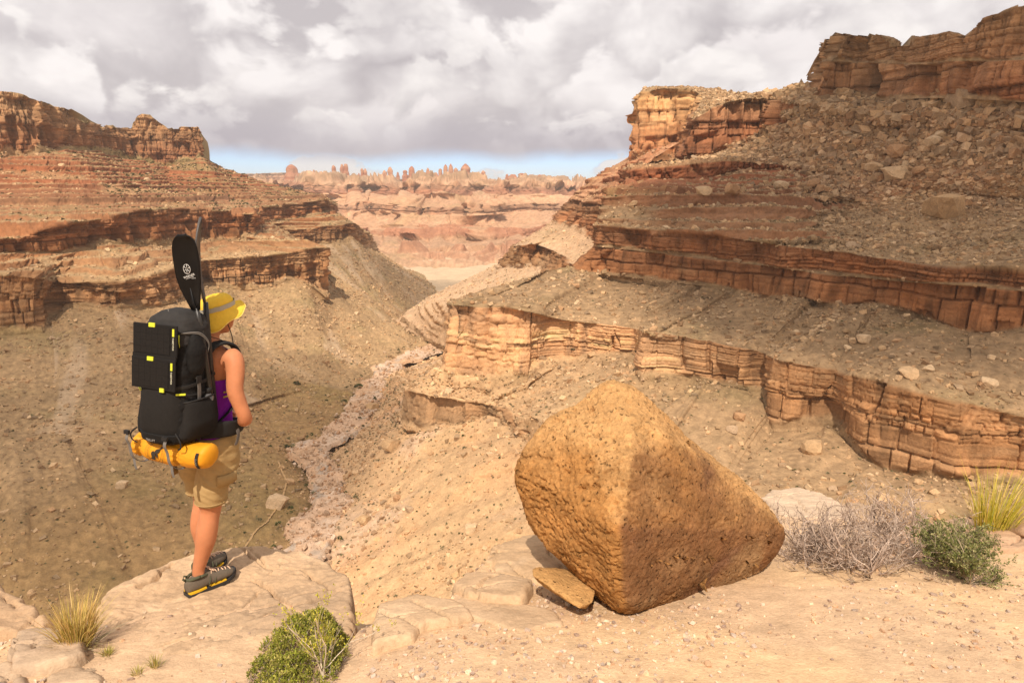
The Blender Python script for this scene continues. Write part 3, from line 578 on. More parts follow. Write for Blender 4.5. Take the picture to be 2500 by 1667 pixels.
scree_specs = [('scree_right', RWALL, 42000, d_right, 0.46), ('scree_left', LWALL, 26000, d_left, 0.46), ('scree_middle', MWALL, 2500, d_mid, 0.5)]
big_pool = []
for nm, sh, n, df, sz in scree_specs:
    p, c, j, i = pick(sh, n, r9, df)
    s = sz * (0.5 + 0.6 * r9.random(n)) * (1 + 2.4 * r9.random(n) ** 6)
    px, py = proj(p); dist = p[:, 1]
    s = s * (0.78 + 0.3 * sst(120, 330, dist)) * (1 + 0.9 * (sst(560, 300, py) * sst(1700, 1950, px)))
    cc = c * 0.40 + BOULD_COL[r9.integers(0, 5, n)] * 0.60; cc *= (0.62 + 0.75 * r9.random((n, 1)))
    me = scatter_mesh(nm, p + np.array([0, 0, 0.12]) * s[:, None], s, cc, PROTO0, CUBE[1], r9)
    o = tag(link(nm, me, None, MT), {'scree_right': 'loose tan rubble strewn over the right canyon slopes', 'scree_left': 'loose tan rubble strewn over the left canyon slopes', 'scree_middle': 'fine rubble on the sunlit middle spur'}[nm], 'rubble', None, 'stuff')
# countable boulders of the slopes
BM = [npmesh('boulder', v, ICO2[1], np.ones((len(v), 3)) * BOULD_COL[k % 5], smooth=False) for k, v in enumerate(PROTO2)]
for m in BM: m.materials.append(MT)
def surf_at(sheets, x, y):
    best = None
    for sh in sheets:
        V = sh[1]; px, py = sh_proj[id(sh)]
        q = (px - x) ** 2 + (py - y) ** 2; k = np.argsort(q, axis=None)[:12]; dd = V.reshape(-1, 3)[k]
        k2 = k[np.argmin(dd[:, 1])]
        if q.flat[k2] < 150 and (best is None or V.reshape(-1, 3)[k2][1] < best[1]): best = V.reshape(-1, 3)[k2]
    return best
sheets_all = [RWALL, LWALL, MWALL]; sh_proj = {id(s): proj(s[1]) for s in sheets_all}
NAMED = [ # x, y, width px, mesh, label
 (2305,520,82,0,'huge brown boulder with a flat split face on the upper right scree'),(2178,434,58,1,'long pale slab boulder in the middle of the right scree slope'),
 (2186,378,50,2,'tan wedge boulder just above the long pale slab boulder'),(2275,352,46,3,'tan leaning boulder up right of the wedge boulder'),
 (2351,252,60,4,'big dark boulder close under the right rim cliff'),(2407,256,40,5,'second boulder close under the right rim cliff, beside the big dark one'),
 (2132,410,32,6,'small upright tan block left of the long pale slab boulder'),(2244,420,30,7,'pointed pale block right of the long pale slab boulder'),
 (2106,832,30,8,'whitish boulder alone on the right slope between the two cliff bands'),(2213,913,40,1,'pale flat boulder above the lower right cliff edge'),
 (1800,1018,34,2,'pale slab block on the slope right of the near boulder, upper of two'),(1787,1047,30,9,'pale slab block on the slope right of the near boulder, lower of two'),
 (1984,1100,50,10,'brown layered outcrop block standing on the slope below the right cliff'),(1940,811,24,3,'round tan boulder on the slope between the right cliff bands'),
 (954,1092,44,10,'red brown blocky boulder on the bank right of the wash'),(1145,1291,32,8,'round reddish boulder on the sandy slope below the ledge'),
 (679,1230,50,8,'big rounded boulder on the left bank beside the trail'),(748,1317,34,6,'grey cube boulder lying in the dry wash near the slab'),
 (906,997,34,10,'grey block sitting in the upper dry wash'),(710,1176,24,5,'small brown boulder at the left edge of the wash'),
 (997,1240,22,4,'small pale block on the sandy slope right of the wash'),(887,1272,30,10,'brown upright stone on the right bank of the wash'),
 (300,1182,26,8,'tan rounded boulder on the brown left terrace'),(1715,472,40,1,'tan boulder in the row of fallen blocks on the red bench, left'),(1790,470,40,2,'largest block in the row of fallen blocks on the red bench'),
 (1900,457,34,3,'pale block in the row of fallen blocks on the red bench'),(1985,458,34,7,'last block at the right end of the row of fallen blocks')]
BC = 0
def put_boulder(p, size, mi, label, group, r, col=None):
    me = BM[mi % len(BM)]
    o = link('boulder', me); o.location = p; o.scale = (size,) * 3
    o.rotation_euler = (r.normal(0, 0.15), r.normal(0, 0.15), r.random() * 6.28)
    tag(o, label, 'boulder', group); return o
for (x, y, w, mi, lab) in NAMED:
    p = surf_at(sheets_all + [], x, y)
    if p is None: continue
    s = w / FPX * np.linalg.norm(p) * 0.56
    o = put_boulder(p + np.array([0, 0, 0.3 * s]), s, mi, lab, None, r9); o.rotation_euler = (r9.normal(0, .08), r9.normal(0, .08), r9.normal(0, 0.5))
def zone(side, p):
    z = p[2]; x, y = proj(p)
    if side == 'right':
        if z > 8: return 'angular tan boulder in the rubble of the upper right scree under the rim cliff', 'boulders of the upper right scree'
        if z > -36: return 'angular boulder on the ledgy right slope above the upper cliff band', 'boulders on the ledgy right slope'
        if z > -50: return 'angular boulder on the grey right slope between the two cliff bands', 'boulders between the right cliff bands'
        return 'angular boulder on the sandy right slope below the lower cliff band', 'boulders below the lower right cliff'
    if z > -20: return 'small boulder on the red upper left slope above the cliff bands', 'boulders on the upper left slope'
    if z > -80: return 'small boulder on the tan left slope between cliff bands and terrace', 'boulders on the middle left slope'
    return 'small boulder on the brown lower left terrace near the wash', 'boulders on the lower left terrace'
for sh, n, df, side in ((RWALL, 190, d_right, 'right'), (LWALL, 80, d_left, 'left')):
    p, c, j, i = pick(sh, n, r9, df, 0)
    for k in range(n):
        s = (1.0 + 1.6 * r9.random() ** 2.5) * (0.55 + 0.45 * min(1, p[k][1] / 330))
        put_boulder(p[k] + np.array([0, 0, 0.25 * s]), s, int(r9.integers(0, 12)), *zone(side, p[k]), r9)
# brush
def brush_shape(seed, n=26):
    r = np.random.default_rng(seed); V, F = [], []
    for k in range(n):
        d = r.normal(size=3); d[2] = abs(d[2]) * 0.9; d /= np.linalg.norm(d); c = d * (0.55 + 0.45 * r.random()); t = np.cross(d, r.normal(size=3)); t /= np.linalg.norm(t); u = np.cross(d, t)
        s = 0.22 + 0.16 * r.random(); b = len(V); V += [c * 0.5 + t * s * 0.4, c * 0.5 - t * s * 0.4, c + t * s, c - t * s * 0.6 + u * s]; F += [[b, b + 1, b + 3], [b, b + 3, b + 2]]
    return np.array(V) * np.array([1, 1, 0.8]), np.array(F)
BR = [brush_shape(300 + k) for k in range(6)]; BRF = BR[0][1]
MB_ = terrain_mat('brush', 1.0, 4.0, 0.3, 0.0, 0.1)
shr = {'g': np.array([.075, .085, .035]), 's': np.array([.17, .165, .095]), 'd': np.array([.05, .062, .028])}
def d_brushR(V, px, py): return 0.15 + 1.0 * sst(1700, 1100, px) * sst(850, 950, py) + 0.4 * sst(900, 1000, py)
def d_brushL(V, px, py): return 0.25 + 1.5 * sst(560, 420, py) * sst(180, 330, px) + 0.5 * sst(900, 1100, py)
p1_, _, _, _ = pick(RWALL, 2600, r9, d_brushR); p2_, _, _, _ = pick(LWALL, 3400, r9, d_brushL); p3_, _, _, _ = pick(MWALL, 250, r9, d_mid)
for nm, pp, side in (('brush_right', p1_, 'right'), ('brush_left', p2_, 'left'), ('brush_middle', p3_, 'middle')):
    n = len(pp); px, py = proj(pp); s = 0.30 + 0.35 * r9.random(n) ** 2; s = s * np.where((py < 560) & (px < 900), 2.0, 1.0) * (0.75 + 0.5 * sst(100, 350, pp[:, 1]))
    cc = np.where(r9.random((n, 1)) < np.where((py < 600), 0.85, 0.25)[:, None], shr['g'], shr['s']) * (0.7 + 0.6 * r9.random((n, 1)))
    me = scatter_mesh(nm, pp, s, cc, [b[0] for b in BR], BRF, r9)
    tag(link(nm, me, None, MB_), {'right': 'small grey green desert brush dotted over the right slopes', 'left': 'small dark green desert brush dotted over the left slopes', 'middle': 'sparse brush on the middle spur'}[side], 'brush', None, 'stuff')
BRM = [npmesh('shrub', b[0], BRF, np.ones((len(b[0]), 3)) * (shr['g'] if k % 2 else shr['d']), smooth=False) for k, b in enumerate(BR)]
for m in BRM: m.materials.append(MB_)
for (x, y, w, lab) in [(727,932,20,'lone round dark shrub on the left slope above the wash'),(877,945,26,'dark green shrub at the left edge of the upper wash'),(870,960,18,'small green shrub beside the upper wash'),(844,982,16,'green shrub on the bank left of the grey wash block'),
        (703,1090,22,'dark green shrub on the left bank of the wash bend'),(726,1084,16,'small dark shrub beside the wash bend'),(797,975,10,'tiny green shrub on the left bank'),(785,1046,14,'green shrub at the wash edge below the upper bend'),
        (759,1167,14,'round green shrub standing in the wash'),(768,1252,18,'green shrub on the left bank above the slab'),(1396,855,12,'small green shrub under the middle cliff'),(2252,98,16,'dark juniper bush on the right rim skyline'),(789,1147,16,'green shrub in the wash shade'),(1905,226,13,'dark bush on the saddle between sunlit butte and right rim cliff, right one'),(1862,238,11,'dark bush on the saddle between sunlit butte and right rim cliff, left one')]:
    p = surf_at(sheets_all, x, y)
    if lab.startswith('dark juniper'): p = P(x, y, 320)
    elif lab.startswith('dark bush'): p = P(x, y + 4, 425)
    if p is None: continue
    s = w / FPX * np.linalg.norm(p) * 0.5; o = link('shrub', BRM[hash(lab) % 6 if False else len(lab) % 6]); o.location = p; o.scale = (s, s, s); tag(o, lab, 'shrub')

k_ = r9.integers(0, WASHV.shape[0], 2600); j_ = np.clip((r9.normal(0.5, 0.42, 2600) * WASHV.shape[1]).astype(int), 2, WASHV.shape[1] - 3); wp_ = WASHV[k_, j_] + np.column_stack([r9.normal(0, 1.5, (2600, 2)), np.zeros(2600)])
tag(link('wash_cobbles', scatter_mesh('wash_cobbles', wp_ + np.array([0, 0, .25]), 0.18 + 0.9 * r9.random(2600) ** 4, np.array([[.54, .42, .31], [.46, .34, .24], [.38, .28, .2], [.58, .47, .37], [.42, .27, .17]])[r9.integers(0, 5, 2600)], PROTO0, CUBE[1], r9), None, MT), 'pale cobbles strewn along the dry wash bed', 'cobbles', None, 'stuff')
n_ = 260; k_ = r9.integers(0, WASHV.shape[0], n_); sd_ = r9.random(n_) < .62; wp_ = np.where(sd_[:, None], WASHV[k_, 6], WASHV[k_, -7]) + np.column_stack([np.where(sd_, -1, 1) * np.abs(r9.normal(1.5, 7.0, n_)), r9.normal(0, 2, n_), np.full(n_, 1.2)])
tag(link('wash_brush', scatter_mesh('wash_brush', wp_, 0.35 + 0.8 * r9.random(n_) ** 3, np.where(r9.random((n_, 1)) < .6, shr['g'], shr['s']) * (.7 + .6 * r9.random((n_, 1))), [b[0] for b in BR], BRF, r9), None, MB_), 'green brush growing along both banks of the dry wash', 'brush', None, 'stuff')
# the foot trail on the left terrace
TR = [(560,1395),(590,1345),(625,1290),(655,1268),(672,1240),(690,1215),(700,1180),(690,1150),(680,1120)]
TR2 = [(210,1357),(240,1342),(262,1335)]
def trail(pts, nm):
    q = []
    for a, b in zip(pts[:-1], pts[1:]):
        for t in np.linspace(0, 1, 14, endpoint=False): q.append((a[0] + (b[0] - a[0]) * t + 3 * math.sin(t * 9 + a[0]), a[1] + (b[1] - a[1]) * t))
    c = np.array([p for p in (surf_at([LWALL], *k) for k in q) if p is not None]); c = smooth1(c, 4)
    T = np.gradient(c, axis=0); sd = np.stack([-T[:, 1], T[:, 0], 0 * T[:, 0]], -1); sd /= np.linalg.norm(sd, axis=1, keepdims=True) + 1e-9
    w = (.26 + .08 * np.sin(np.arange(len(c)) * 1.7))[:, None]; V = np.stack([c - sd * w, c + sd * w], 1).reshape(-1, 3) + np.array([0, 0, .35])
    F = [(2 * i, 2 * i + 1, 2 * i + 3, 2 * i + 2) for i in range(len(c) - 1)]; tag(link(nm, npmesh(nm, V, F, np.ones((len(V), 3)) * np.array([.48, .34, .19])), None, MT), kind='structure')
trail(TR, 'trail')
# ------------------------------------------------------------------ the ledge in the foreground
def zg(x, y):
    x = np.asarray(x, float); y = np.asarray(y, float); w = sst(-0.25, -1.2, x)
    return (-1.2 - 0.26 * y) * (1 - w) + (-1.45 - 0.22 * y) * w
def on_ground(x, y, dz=0.0):
    r = ray(x, y); lo, hi = 0.5, 40.0
    for _ in range(50):
        m = (lo + hi) / 2; p = r * (m / r[1])
        if p[2] > zg(p[0], p[1]) + dz: lo = m
        else: hi = m
    return r * (lo / r[1])
EDGE = np.array([on_ground(*p)[:2] for p in [(-700,1640),(-200,1570),(0,1540),(120,1510),(300,1470),(520,1440),(735,1420),(820,1470),(850,1548),(900,1492),(1000,1455),(1100,1428),(1180,1352),(1275,1314),(1400,1285),(1600,1245),(1860,1222),(2080,1262),(2340,1290),(2500,1280),(2900,1270),(3600,1300)]])
EDGE = EDGE[np.argsort(EDGE[:, 0])]
def yedge(x):
    e = np.interp(x, EDGE[:, 0], EDGE[:, 1]); return e + 0.05 * fbm(np.asarray(x) * 2.3, np.asarray(x) * 0, 0, 3, 201)
def gnoise(x, y): return 0.022 * fbm(x * 1.3, y * 1.3, 0, 3, 210) + 0.006 * fbm(x * 9, y * 9, 0, 3, 211) + 0.0025 * fbm(x * 45, y * 45, 0, 2, 212)
def ground_z(x, y):
    ye = yedge(x); dy = y - ye; z = zg(x, np.minimum(y, ye)) + gnoise(x, y)
    rim = -0.10 * sst(-0.35, 0.0, dy) ** 2
    drop = np.where(dy > 0, -(2.2 * sst(0, 0.55, dy) + 1.05 * np.maximum(dy - 0.25, 0)), 0)
    return z + rim + drop + np.where(dy > 0, 0.25 * fbm(x * 1.5, y * 1.5, z, 3, 213) * sst(0, 1, dy), 0)
tx = np.concatenate([np.linspace(-14, -4.2, 30), np.linspace(-4.1, 5.6, 520), np.linspace(5.8, 16, 30)])
ty = np.concatenate([np.linspace(-9, 0.9, 30), np.linspace(0, 1, 360)[1:] * 0 + 0])[:30]
tt_ = np.linspace(0, 1, 270)
GX = np.repeat(tx[None, :], 30 + 270 + 50, 0); ye_ = yedge(tx)[None, :]
GY = np.concatenate([np.repeat(ty[:, None], len(tx), 1), 1.0 + (ye_ - 1.0) * tt_[:, None], ye_ + (np.linspace(0.05, 1, 50)[:, None] ** 2.2) * 55], 0)
GZ = ground_z(GX, GY)
sandc = np.array([.66, .50, .325]); gravc = np.array([.60, .46, .32])
f1 = fbm(GX * 1.7, GY * 1.7, 0, 4, 220); f2 = fbm(GX * 12, GY * 12, 0, 3, 221)
GC = mixc(np.ones(GX.shape + (3,)) * sandc, np.ones(GX.shape + (3,)) * gravc, np.clip(sst(-0.2, 0.4, f1) + 0.25 * sst(0.6, -0.6, GX), 0, 1)) * (1 + 0.12 * f2)[..., None]
GC = mixc(GC, GC * 0 + np.array([.44, .27, .16]), sst(0.05, 0.6, GY - ye_) * 0.8)
tag(link('ledge_ground', npmesh('ledge_ground', np.stack([GX, GY, GZ], -1).reshape(-1, 3), gridfaces(len(tx), GX.shape[0]), GC.reshape(-1, 3)), None, MG), kind='structure')

def poly_sd(X, Y, poly):
    """signed distance to a polygon, positive inside"""
    poly = np.asarray(poly); d = np.full(X.shape, 1e9); ins = np.zeros(X.shape, bool); n = len(poly)
    for i in range(n):
        a, b = poly[i], poly[(i + 1) % n]; e = b - a; wx, wy = X - a[0], Y - a[1]
        t = np.clip((wx * e[0] + wy * e[1]) / (e @ e + 1e-12), 0, 1); d = np.minimum(d, np.hypot(wx - t * e[0], wy - t * e[1]))
        c = ((a[1] <= Y) & (b[1] > Y)) | ((b[1] <= Y) & (a[1] > Y)); xi = a[0] + (Y - a[1]) / (e[1] + 1e-12) * e[0]; ins ^= c & (X < xi)
    return np.where(ins, d, -d)
def line_d(X, Y, pts):
    d = np.full(X.shape, 1e9)
    for a, b in zip(pts[:-1], pts[1:]):
        e = b - a; t = np.clip(((X - a[0]) * e[0] + (Y - a[1]) * e[1]) / (e @ e + 1e-12), 0, 1); d = np.minimum(d, np.hypot(X - a[0] - t * e[0], Y - a[1] - t * e[1]))
    return d
def slab_rock(name, outline, plane, thick, label, col, seed, rnd=0.05, cracks=(), res=0.012, cat='rock', group=None, bump=0.02, mat=None, stains=True):
    z0, sx, sy = plane                                        # top: z0 + sx*x + sy*y
    def hit(x, y):
        r = ray(x, y); t = z0 / (r[2] - sx * r[0] - sy * r[1]); return r * t
    pl = np.array([hit(*p)[:2] for p in outline]); mn, mx_ = pl.min(0) - 0.06, pl.max(0) + 0.06
    nx, ny = [max(12, int((mx_[k] - mn[k]) / res)) for k in (0, 1)]
    X, Y = np.meshgrid(np.linspace(mn[0], mx_[0], nx), np.linspace(mn[1], mx_[1], ny))
    wx = X + 0.035 * fbm(X * 3, Y * 3, 0, 4, seed) + 0.020 * fbm(X * 17, Y * 17, 0, 3, seed + 1); wy = Y + 0.035 * fbm(X * 3, Y * 3, 5, 4, seed + 2) + 0.020 * fbm(X * 17, Y * 17, 4, 3, seed + 3)
    sd = poly_sd(wx, wy, pl)
    top = z0 + sx * X + sy * Y + bump * fbm(X * 1.8, Y * 1.8, 0, 4, seed + 4) + bump * 0.42 * fbm(X * 7, Y * 7, 0, 5, seed + 5, 0.6) + bump * 0.10 * fbm(X * 40, Y * 40, 0, 2, seed + 6)
    lam = fbm(X * 1.2, Y * 2.6, 0, 4, seed + 7); q = np.floor(lam * 5) / 5; top = top + bump * 0.8 * (q + sst(0.75, 1.0, lam * 5 - np.floor(lam * 5)) / 5)   # thin flaking beds
    rnd = rnd * 0.28; edge = np.clip(sd / rnd, 0, 1); top = top - rnd * 0.6 * (1 - np.sqrt(np.clip(1 - (1 - edge) ** 2, 0, 1)))
    ck = np.zeros(X.shape); rc_ = np.random.default_rng(seed)
    for q_ in range(5):                                       # hairline joints of the bedrock
        a_ = rc_.random() * 3.14; c_ = pl.mean(0) + rc_.normal(0, .22, 2) * (mx_ - mn); dl = np.abs((X - c_[0]) * math.sin(a_) - (Y - c_[1]) * math.cos(a_) + 0.06 * fbm(X * 4, Y * 4, q_, 4, seed + 30)); al_ = sst(0.1, 0.4, fbm(X * 2.5, Y * 2.5, q_ + 9, 3, seed + 31) + .15)
        top = top - 0.030 * (1 - sst(0.003, 0.011, dl)) * al_
    for pts, wd_, dp in cracks:
        cp = np.array([hit(*p)[:2] for p in pts]); dd = line_d(X + 0.012 * fbm(X * 12, Y * 12, 0, 3, seed + 8), Y + 0.012 * fbm(X * 12, Y * 12, 7, 3, seed + 9), cp); wl = wd_ * (0.7 + 0.8 * np.abs(fbm(X * 9, Y * 9, 0, 2, seed + 10)))
        k = 1 - sst(wl * 0.4, wl, dd); ck = np.maximum(ck, k); top = top - dp * k
    Z = np.where(sd > -0.004, top, top - thick * sst(-0.004, -0.05, sd))
    c = np.ones(X.shape + (3,)) * np.array(col); a = fbm(X * 2.2, Y * 2.2, 0, 4, seed + 11); c = c * (1 + 0.13 * a + 0.10 * fbm(X * 11, Y * 11, 0, 3, seed + 12))[..., None]
    if stains: c = mixc(c, c * 0 + np.array([.37, .29, .21]), sst(0.10, 0.55, fbm(X * 1.6 + 3, Y * 1.6, 0, 5, seed + 13)) * 0.6)
    c = mixc(c, c * 0 + np.array([.62, .50, .36]), sst(0.25, 0.6, fbm(X * 3.1 + 9, Y * 3.1, 0, 4, seed + 14)) * 0.45)
    V = np.stack([X, Y, Z], -1)
    o = link(name, npmesh(name, V.reshape(-1, 3), gridfaces(nx, ny), c.reshape(-1, 3)), None, mat or MS)
    tag(o, label, cat, group); o['_p'] = 0; del o['_p']
    return o
slab_rock('rock_slab', [(255,1432),(330,1402),(415,1372),(500,1356),(600,1344),(735,1344),(800,1368),(840,1405),(856,1450),(852,1540),(770,1600),(660,1700),(420,1640),(300,1560),(225,1490)],
    (-1.70, 0.0, -0.135), 0.55, 'large flat tan rock slab the hiker stands on, cracked across its right half', (.50, .38, .26), 401, 0.07, [
    ([(620,1412),(640,1425),(655,1430),(668,1447),(690,1465),(712,1485),(735,1492)], 0.016, 0.05), ([(632,1437),(612,1460),(603,1478),(575,1492),(525,1500)], 0.011, 0.035), ([(423,1377),(395,1398),(372,1415),(340,1425)], 0.018, 0.05),
    ([(556,1440),(548,1452),(540,1460)], 0.008, 0.02), ([(690,1372),(670,1385),(655,1400)], 0.007, 0.02), ([(470,1512),(430,1522),(410,1520)], 0.008, 0.02), ([(700,1405),(740,1402),(785,1415)], 0.006, 0.015)], res=0.0085, bump=0.05)
GCOL = (.52, .40, .275)
slab_rock('flat_rock', [(896,1533),(922,1480),(945,1460),(1014,1451),(1098,1464),(1144,1495),(1090,1512),(1030,1516),(984,1550),(915,1560)], (-1.17, 0, -0.26), 0.3, 'low grey tan flat rock at the ledge edge, left of the gravel', GCOL, 411, 0.04, [([(926,1489),(945,1497),(960,1503),(988,1506)], 0.008, 0.03)], bump=0.02)
slab_rock('flat_rock', [(1098,1466),(1133,1449),(1259,1462),(1366,1487),(1376,1516),(1278,1535),(1202,1516),(1144,1497)], (-1.175, 0, -0.26), 0.3, 'long low flat rock in front of the small tilted flake', GCOL, 412, 0.04, [([(1186,1483),(1210,1478),(1228,1470)], 0.006, 0.015)], bump=0.018)
slab_rock('flat_rock', [(1108,1418),(1137,1391),(1183,1391),(1294,1412),(1292,1436),(1275,1461),(1190,1460),(1137,1449)], (-1.165, 0, -0.26), 0.4, 'raised pale flat rock left of the small tilted flake', (.55, .42, .285), 413, 0.05, bump=0.03)
slab_rock('flat_rock', [(1179,1369),(1202,1342),(1240,1323),(1271,1304),(1340,1300),(1430,1330),(1440,1400),(1297,1413),(1220,1395)], (-1.17, 0, -0.26), 0.5, 'flat rock shelf under the overhanging left side of the big boulder', (.53, .40, .265), 414, 0.05, [([(1240,1376),(1262,1390),(1280,1400),(1296,1410)], 0.010, 0.03), ([(1203,1345),(1222,1352),(1240,1352)], 0.008, 0.03)], bump=0.03)
slab_rock('ledge_rock', [(-120,1400),(0,1412),(23,1437),(77,1476),(118,1503),(95,1520),(50,1527),(-60,1520),(-160,1500)], (-1.55, 0, -0.18), 0.5, 'tan rounded ledge rock at the left edge, upper of the left rocks', (.46, .34, .23), 415, 0.07, bump=0.04)
slab_rock('ledge_rock', [(10,1582),(38,1541),(96,1525),(150,1535),(200,1560),(190,1600),(88,1619),(23,1627)], (-1.44, 0, -0.20), 0.4, 'grey tan cracked ledge rock behind the dry grass tuft', (.45, .36, .27), 416, 0.04, [([(96,1548),(84,1560),(83,1582)], 0.008, 0.03), ([(40,1545),(30,1570),(36,1590)], 0.008, 0.03)], bump=0.03)
slab_rock('ledge_rock', [(112,1656),(172,1625),(214,1629),(250,1655),(245,1690),(120,1700)], (-1.44, 0, -0.22), 0.3, 'half buried smooth flat rock at the bottom left, under the dry grass', (.44, .35, .255), 417, 0.04, bump=0.015)
slab_rock('ledge_rock', [(-60,1625),(0,1618),(46,1633),(56,1664),(40,1720),(-80,1720)], (-1.42, 0, -0.22), 0.3, 'dark cracked rock in the bottom left corner', (.40, .32, .24), 418, 0.04, [([(0,1640),(20,1650),(30,1670)], 0.008, 0.03)], bump=0.03)
slab_rock('pale_rock', [(1858,1214),(1883,1194),(1945,1184),(2002,1197),(2067,1233),(2080,1257),(2017,1262),(1908,1250)], (-1.12, 0, -0.27), 0.5, 'pale whitish smooth flat rock behind the grey dead shrub', (.58, .48, .37), 419, 0.09, bump=0.03, stains=False)
slab_rock('pale_rock', [(2071,1226),(2125,1234),(2160,1250),(2150,1268),(2085,1262)], (-1.16, 0, -0.27), 0.5, 'small tan flat rock right of the pale smooth one, behind the shrub', (.50, .38, .26), 420, 0.05, bump=0.02)
slab_rock('edge_rock', [(2090,1330),(2200,1292),(2330,1262),(2440,1272),(2500,1300),(2500,1335),(2330,1340),(2200,1350)], (-1.17, 0, -0.26), 0.4, 'reddish flat rock under the green grass at the right edge', (.46, .33, .23), 421, 0.06, bump=0.03)

# ---- boulders built from a hull
def subdiv(V, F, n):
    for _ in range(n):
        e = np.sort(np.vstack([F[:, [0, 1]], F[:, [1, 2]], F[:, [2, 0]]]), 1); u, inv = np.unique(e, axis=0, return_inverse=True); inv = inv.ravel()
        mid = (V[u[:, 0]] + V[u[:, 1]]) / 2; k = len(V); a, b, c = np.split(inv + k, 3)
        F = np.vstack([np.stack([F[:, 0], a, c], 1), np.stack([a, F[:, 1], b], 1), np.stack([c, b, F[:, 2]], 1), np.stack([a, b, c], 1)]); V = np.vstack([V, mid])
    return V, F
def vsmooth(V, F, it, lam=0.6):
    e = np.unique(np.sort(np.vstack([F[:, [0, 1]], F[:, [1, 2]], F[:, [2, 0]]]), 1), axis=0); n = len(V)
    deg = np.bincount(e.ravel(), minlength=n)[:, None]
    for _ in range(it):
        s = np.zeros_like(V)
        for k in range(3): s[:, k] = np.bincount(e[:, 0], V[e[:, 1], k], n) + np.bincount(e[:, 1], V[e[:, 0], k], n)
        V = V + lam * (s / deg - V)
    return V
def vnormals(V, F):
    fn = np.cross(V[F[:, 1]] - V[F[:, 0]], V[F[:, 2]] - V[F[:, 0]]); N_ = np.zeros_like(V)
    for k in range(3):
        for j in range(3): N_[:, j] += np.bincount(F[:, k], fn[:, j], len(V))
    return N_ / (np.linalg.norm(N_, axis=1, keepdims=True) + 1e-12)
def hull(points):
    bm = bmesh.new()
    for p in points: bm.verts.new(p)
    r = bmesh.ops.convex_hull(bm, input=bm.verts[:]); 
    junk = [g for g in set(r.get('geom_interior', []) + r.get('geom_unused', [])) if isinstance(g, bmesh.types.BMVert)]
    if junk: bmesh.ops.delete(bm, geom=junk, context='VERTS')
    bmesh.ops.triangulate(bm, faces=bm.faces[:]); bmesh.ops.recalc_face_normals(bm, faces=bm.faces[:])
    bm.verts.index_update(); V = np.array([v.co[:] for v in bm.verts]); F = np.array([[v.index for v in f.verts] for f in bm.faces]); bm.free(); return V, F
def even(V, F, target):
    """split long edges until the triangles are of about one size"""
    bm = bmesh.new(); vs = [bm.verts.new(v) for v in V]
    for f in {tuple(sorted(map(int, f))): f for f in F}.values():
        if len(set(map(int, f))) == 3: bm.faces.new([vs[i] for i in f])
    for _ in range(9):
        long_ = [e for e in bm.edges if e.calc_length() > target]
        if not long_: break
        bmesh.ops.subdivide_edges(bm, edges=long_, cuts=1); bmesh.ops.triangulate(bm, faces=[f for f in bm.faces if len(f.verts) > 3])
    bm.verts.index_update(); V = np.array([v.co[:] for v in bm.verts]); F = np.array([[v.index for v in f.verts] for f in bm.faces]); bm.free(); return V, F
BP = [(1545,1085,2.98),(1512,1290,2.74),(1516,1470,2.74),(1524,1504,2.88),(1262,1130,3.40),(1262,1185,3.36),(1288,1288,3.30),(1340,1335,3.26),(1440,1440,3.02),(1345,1010,3.48),(1300,1070,3.46),(1485,920,3.50),(1540,928,3.50),(1430,1075,3.10),
      (1640,1075,3.20),(1700,1105,3.32),(1600,990,3.42),(1800,1195,3.45),(1880,1238,3.62),(1932,1300,3.58),(1926,1338,3.56),(1872,1400,3.52),(1780,1432,3.32),(1640,1482,3.03),
      (1500,985,4.1),(1330,1150,4.0),(1400,1330,3.8),(1800,1290,4.1),(1800,1400,3.9),(1500,1440,3.6)]
bv, bf = hull([P(x, y, d) for x, y, d in BP]); bv, bf = even(bv, bf, 0.09); bv = vsmooth(bv, bf, 2, 0.5); bv, bf = even(bv, bf, 0.022); bv = vsmooth(bv, bf, 2, 0.5); bv, bf = subdiv(bv, bf, 1)
bn = vnormals(bv, bf); X, Y, Z = bv.T
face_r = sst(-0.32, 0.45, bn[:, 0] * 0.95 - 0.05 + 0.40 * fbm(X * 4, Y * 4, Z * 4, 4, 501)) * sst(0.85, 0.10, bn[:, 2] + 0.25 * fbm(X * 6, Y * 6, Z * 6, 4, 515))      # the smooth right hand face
pit = fbm(X * 17, Y * 17, Z * 17, 4, 502); pit2 = fbm(X * 38, Y * 38, Z * 55, 3, 503)
pit3 = fbm(X * 15, Y * 15, Z * 24, 2, 513)
rel = 0.04 * fbm(X * 2.6, Y * 2.6, Z * 2.6, 3, 504) + 0.006 * pit - (0.009 * sst(0.16, 0.32, pit) + 0.010 * sst(0.22, 0.36, pit2) + 0.018 * sst(0.36, 0.48, pit3)) * (1 - 0.8 * face_r) + 0.006 * fbm(X * 70, Y * 70, Z * 70, 2, 505)
lam_ = fbm(X * 2.2, Y * 2.2, Z * 5 + X * 2, 4, 506); rel = rel + 0.022 * (np.floor(lam_ * 5) / 5) * (1 - .5 * face_r)
bv2 = bv + bn * rel[:, None]
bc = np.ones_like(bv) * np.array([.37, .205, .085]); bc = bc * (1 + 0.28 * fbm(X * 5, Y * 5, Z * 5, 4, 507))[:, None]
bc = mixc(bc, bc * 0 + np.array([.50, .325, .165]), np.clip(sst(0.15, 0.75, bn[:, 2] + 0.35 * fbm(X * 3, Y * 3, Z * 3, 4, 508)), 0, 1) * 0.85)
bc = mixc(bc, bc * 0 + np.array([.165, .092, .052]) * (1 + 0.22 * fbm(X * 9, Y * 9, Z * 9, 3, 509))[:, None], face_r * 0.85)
bc = mixc(bc, bc * 0 + np.array([.14, .075, .05]), face_r * sst(0.18, 0.5, fbm(X * 2.4, Y * 2.4, Z * 5.5 - X * 2.5, 4, 510)) * 0.7)
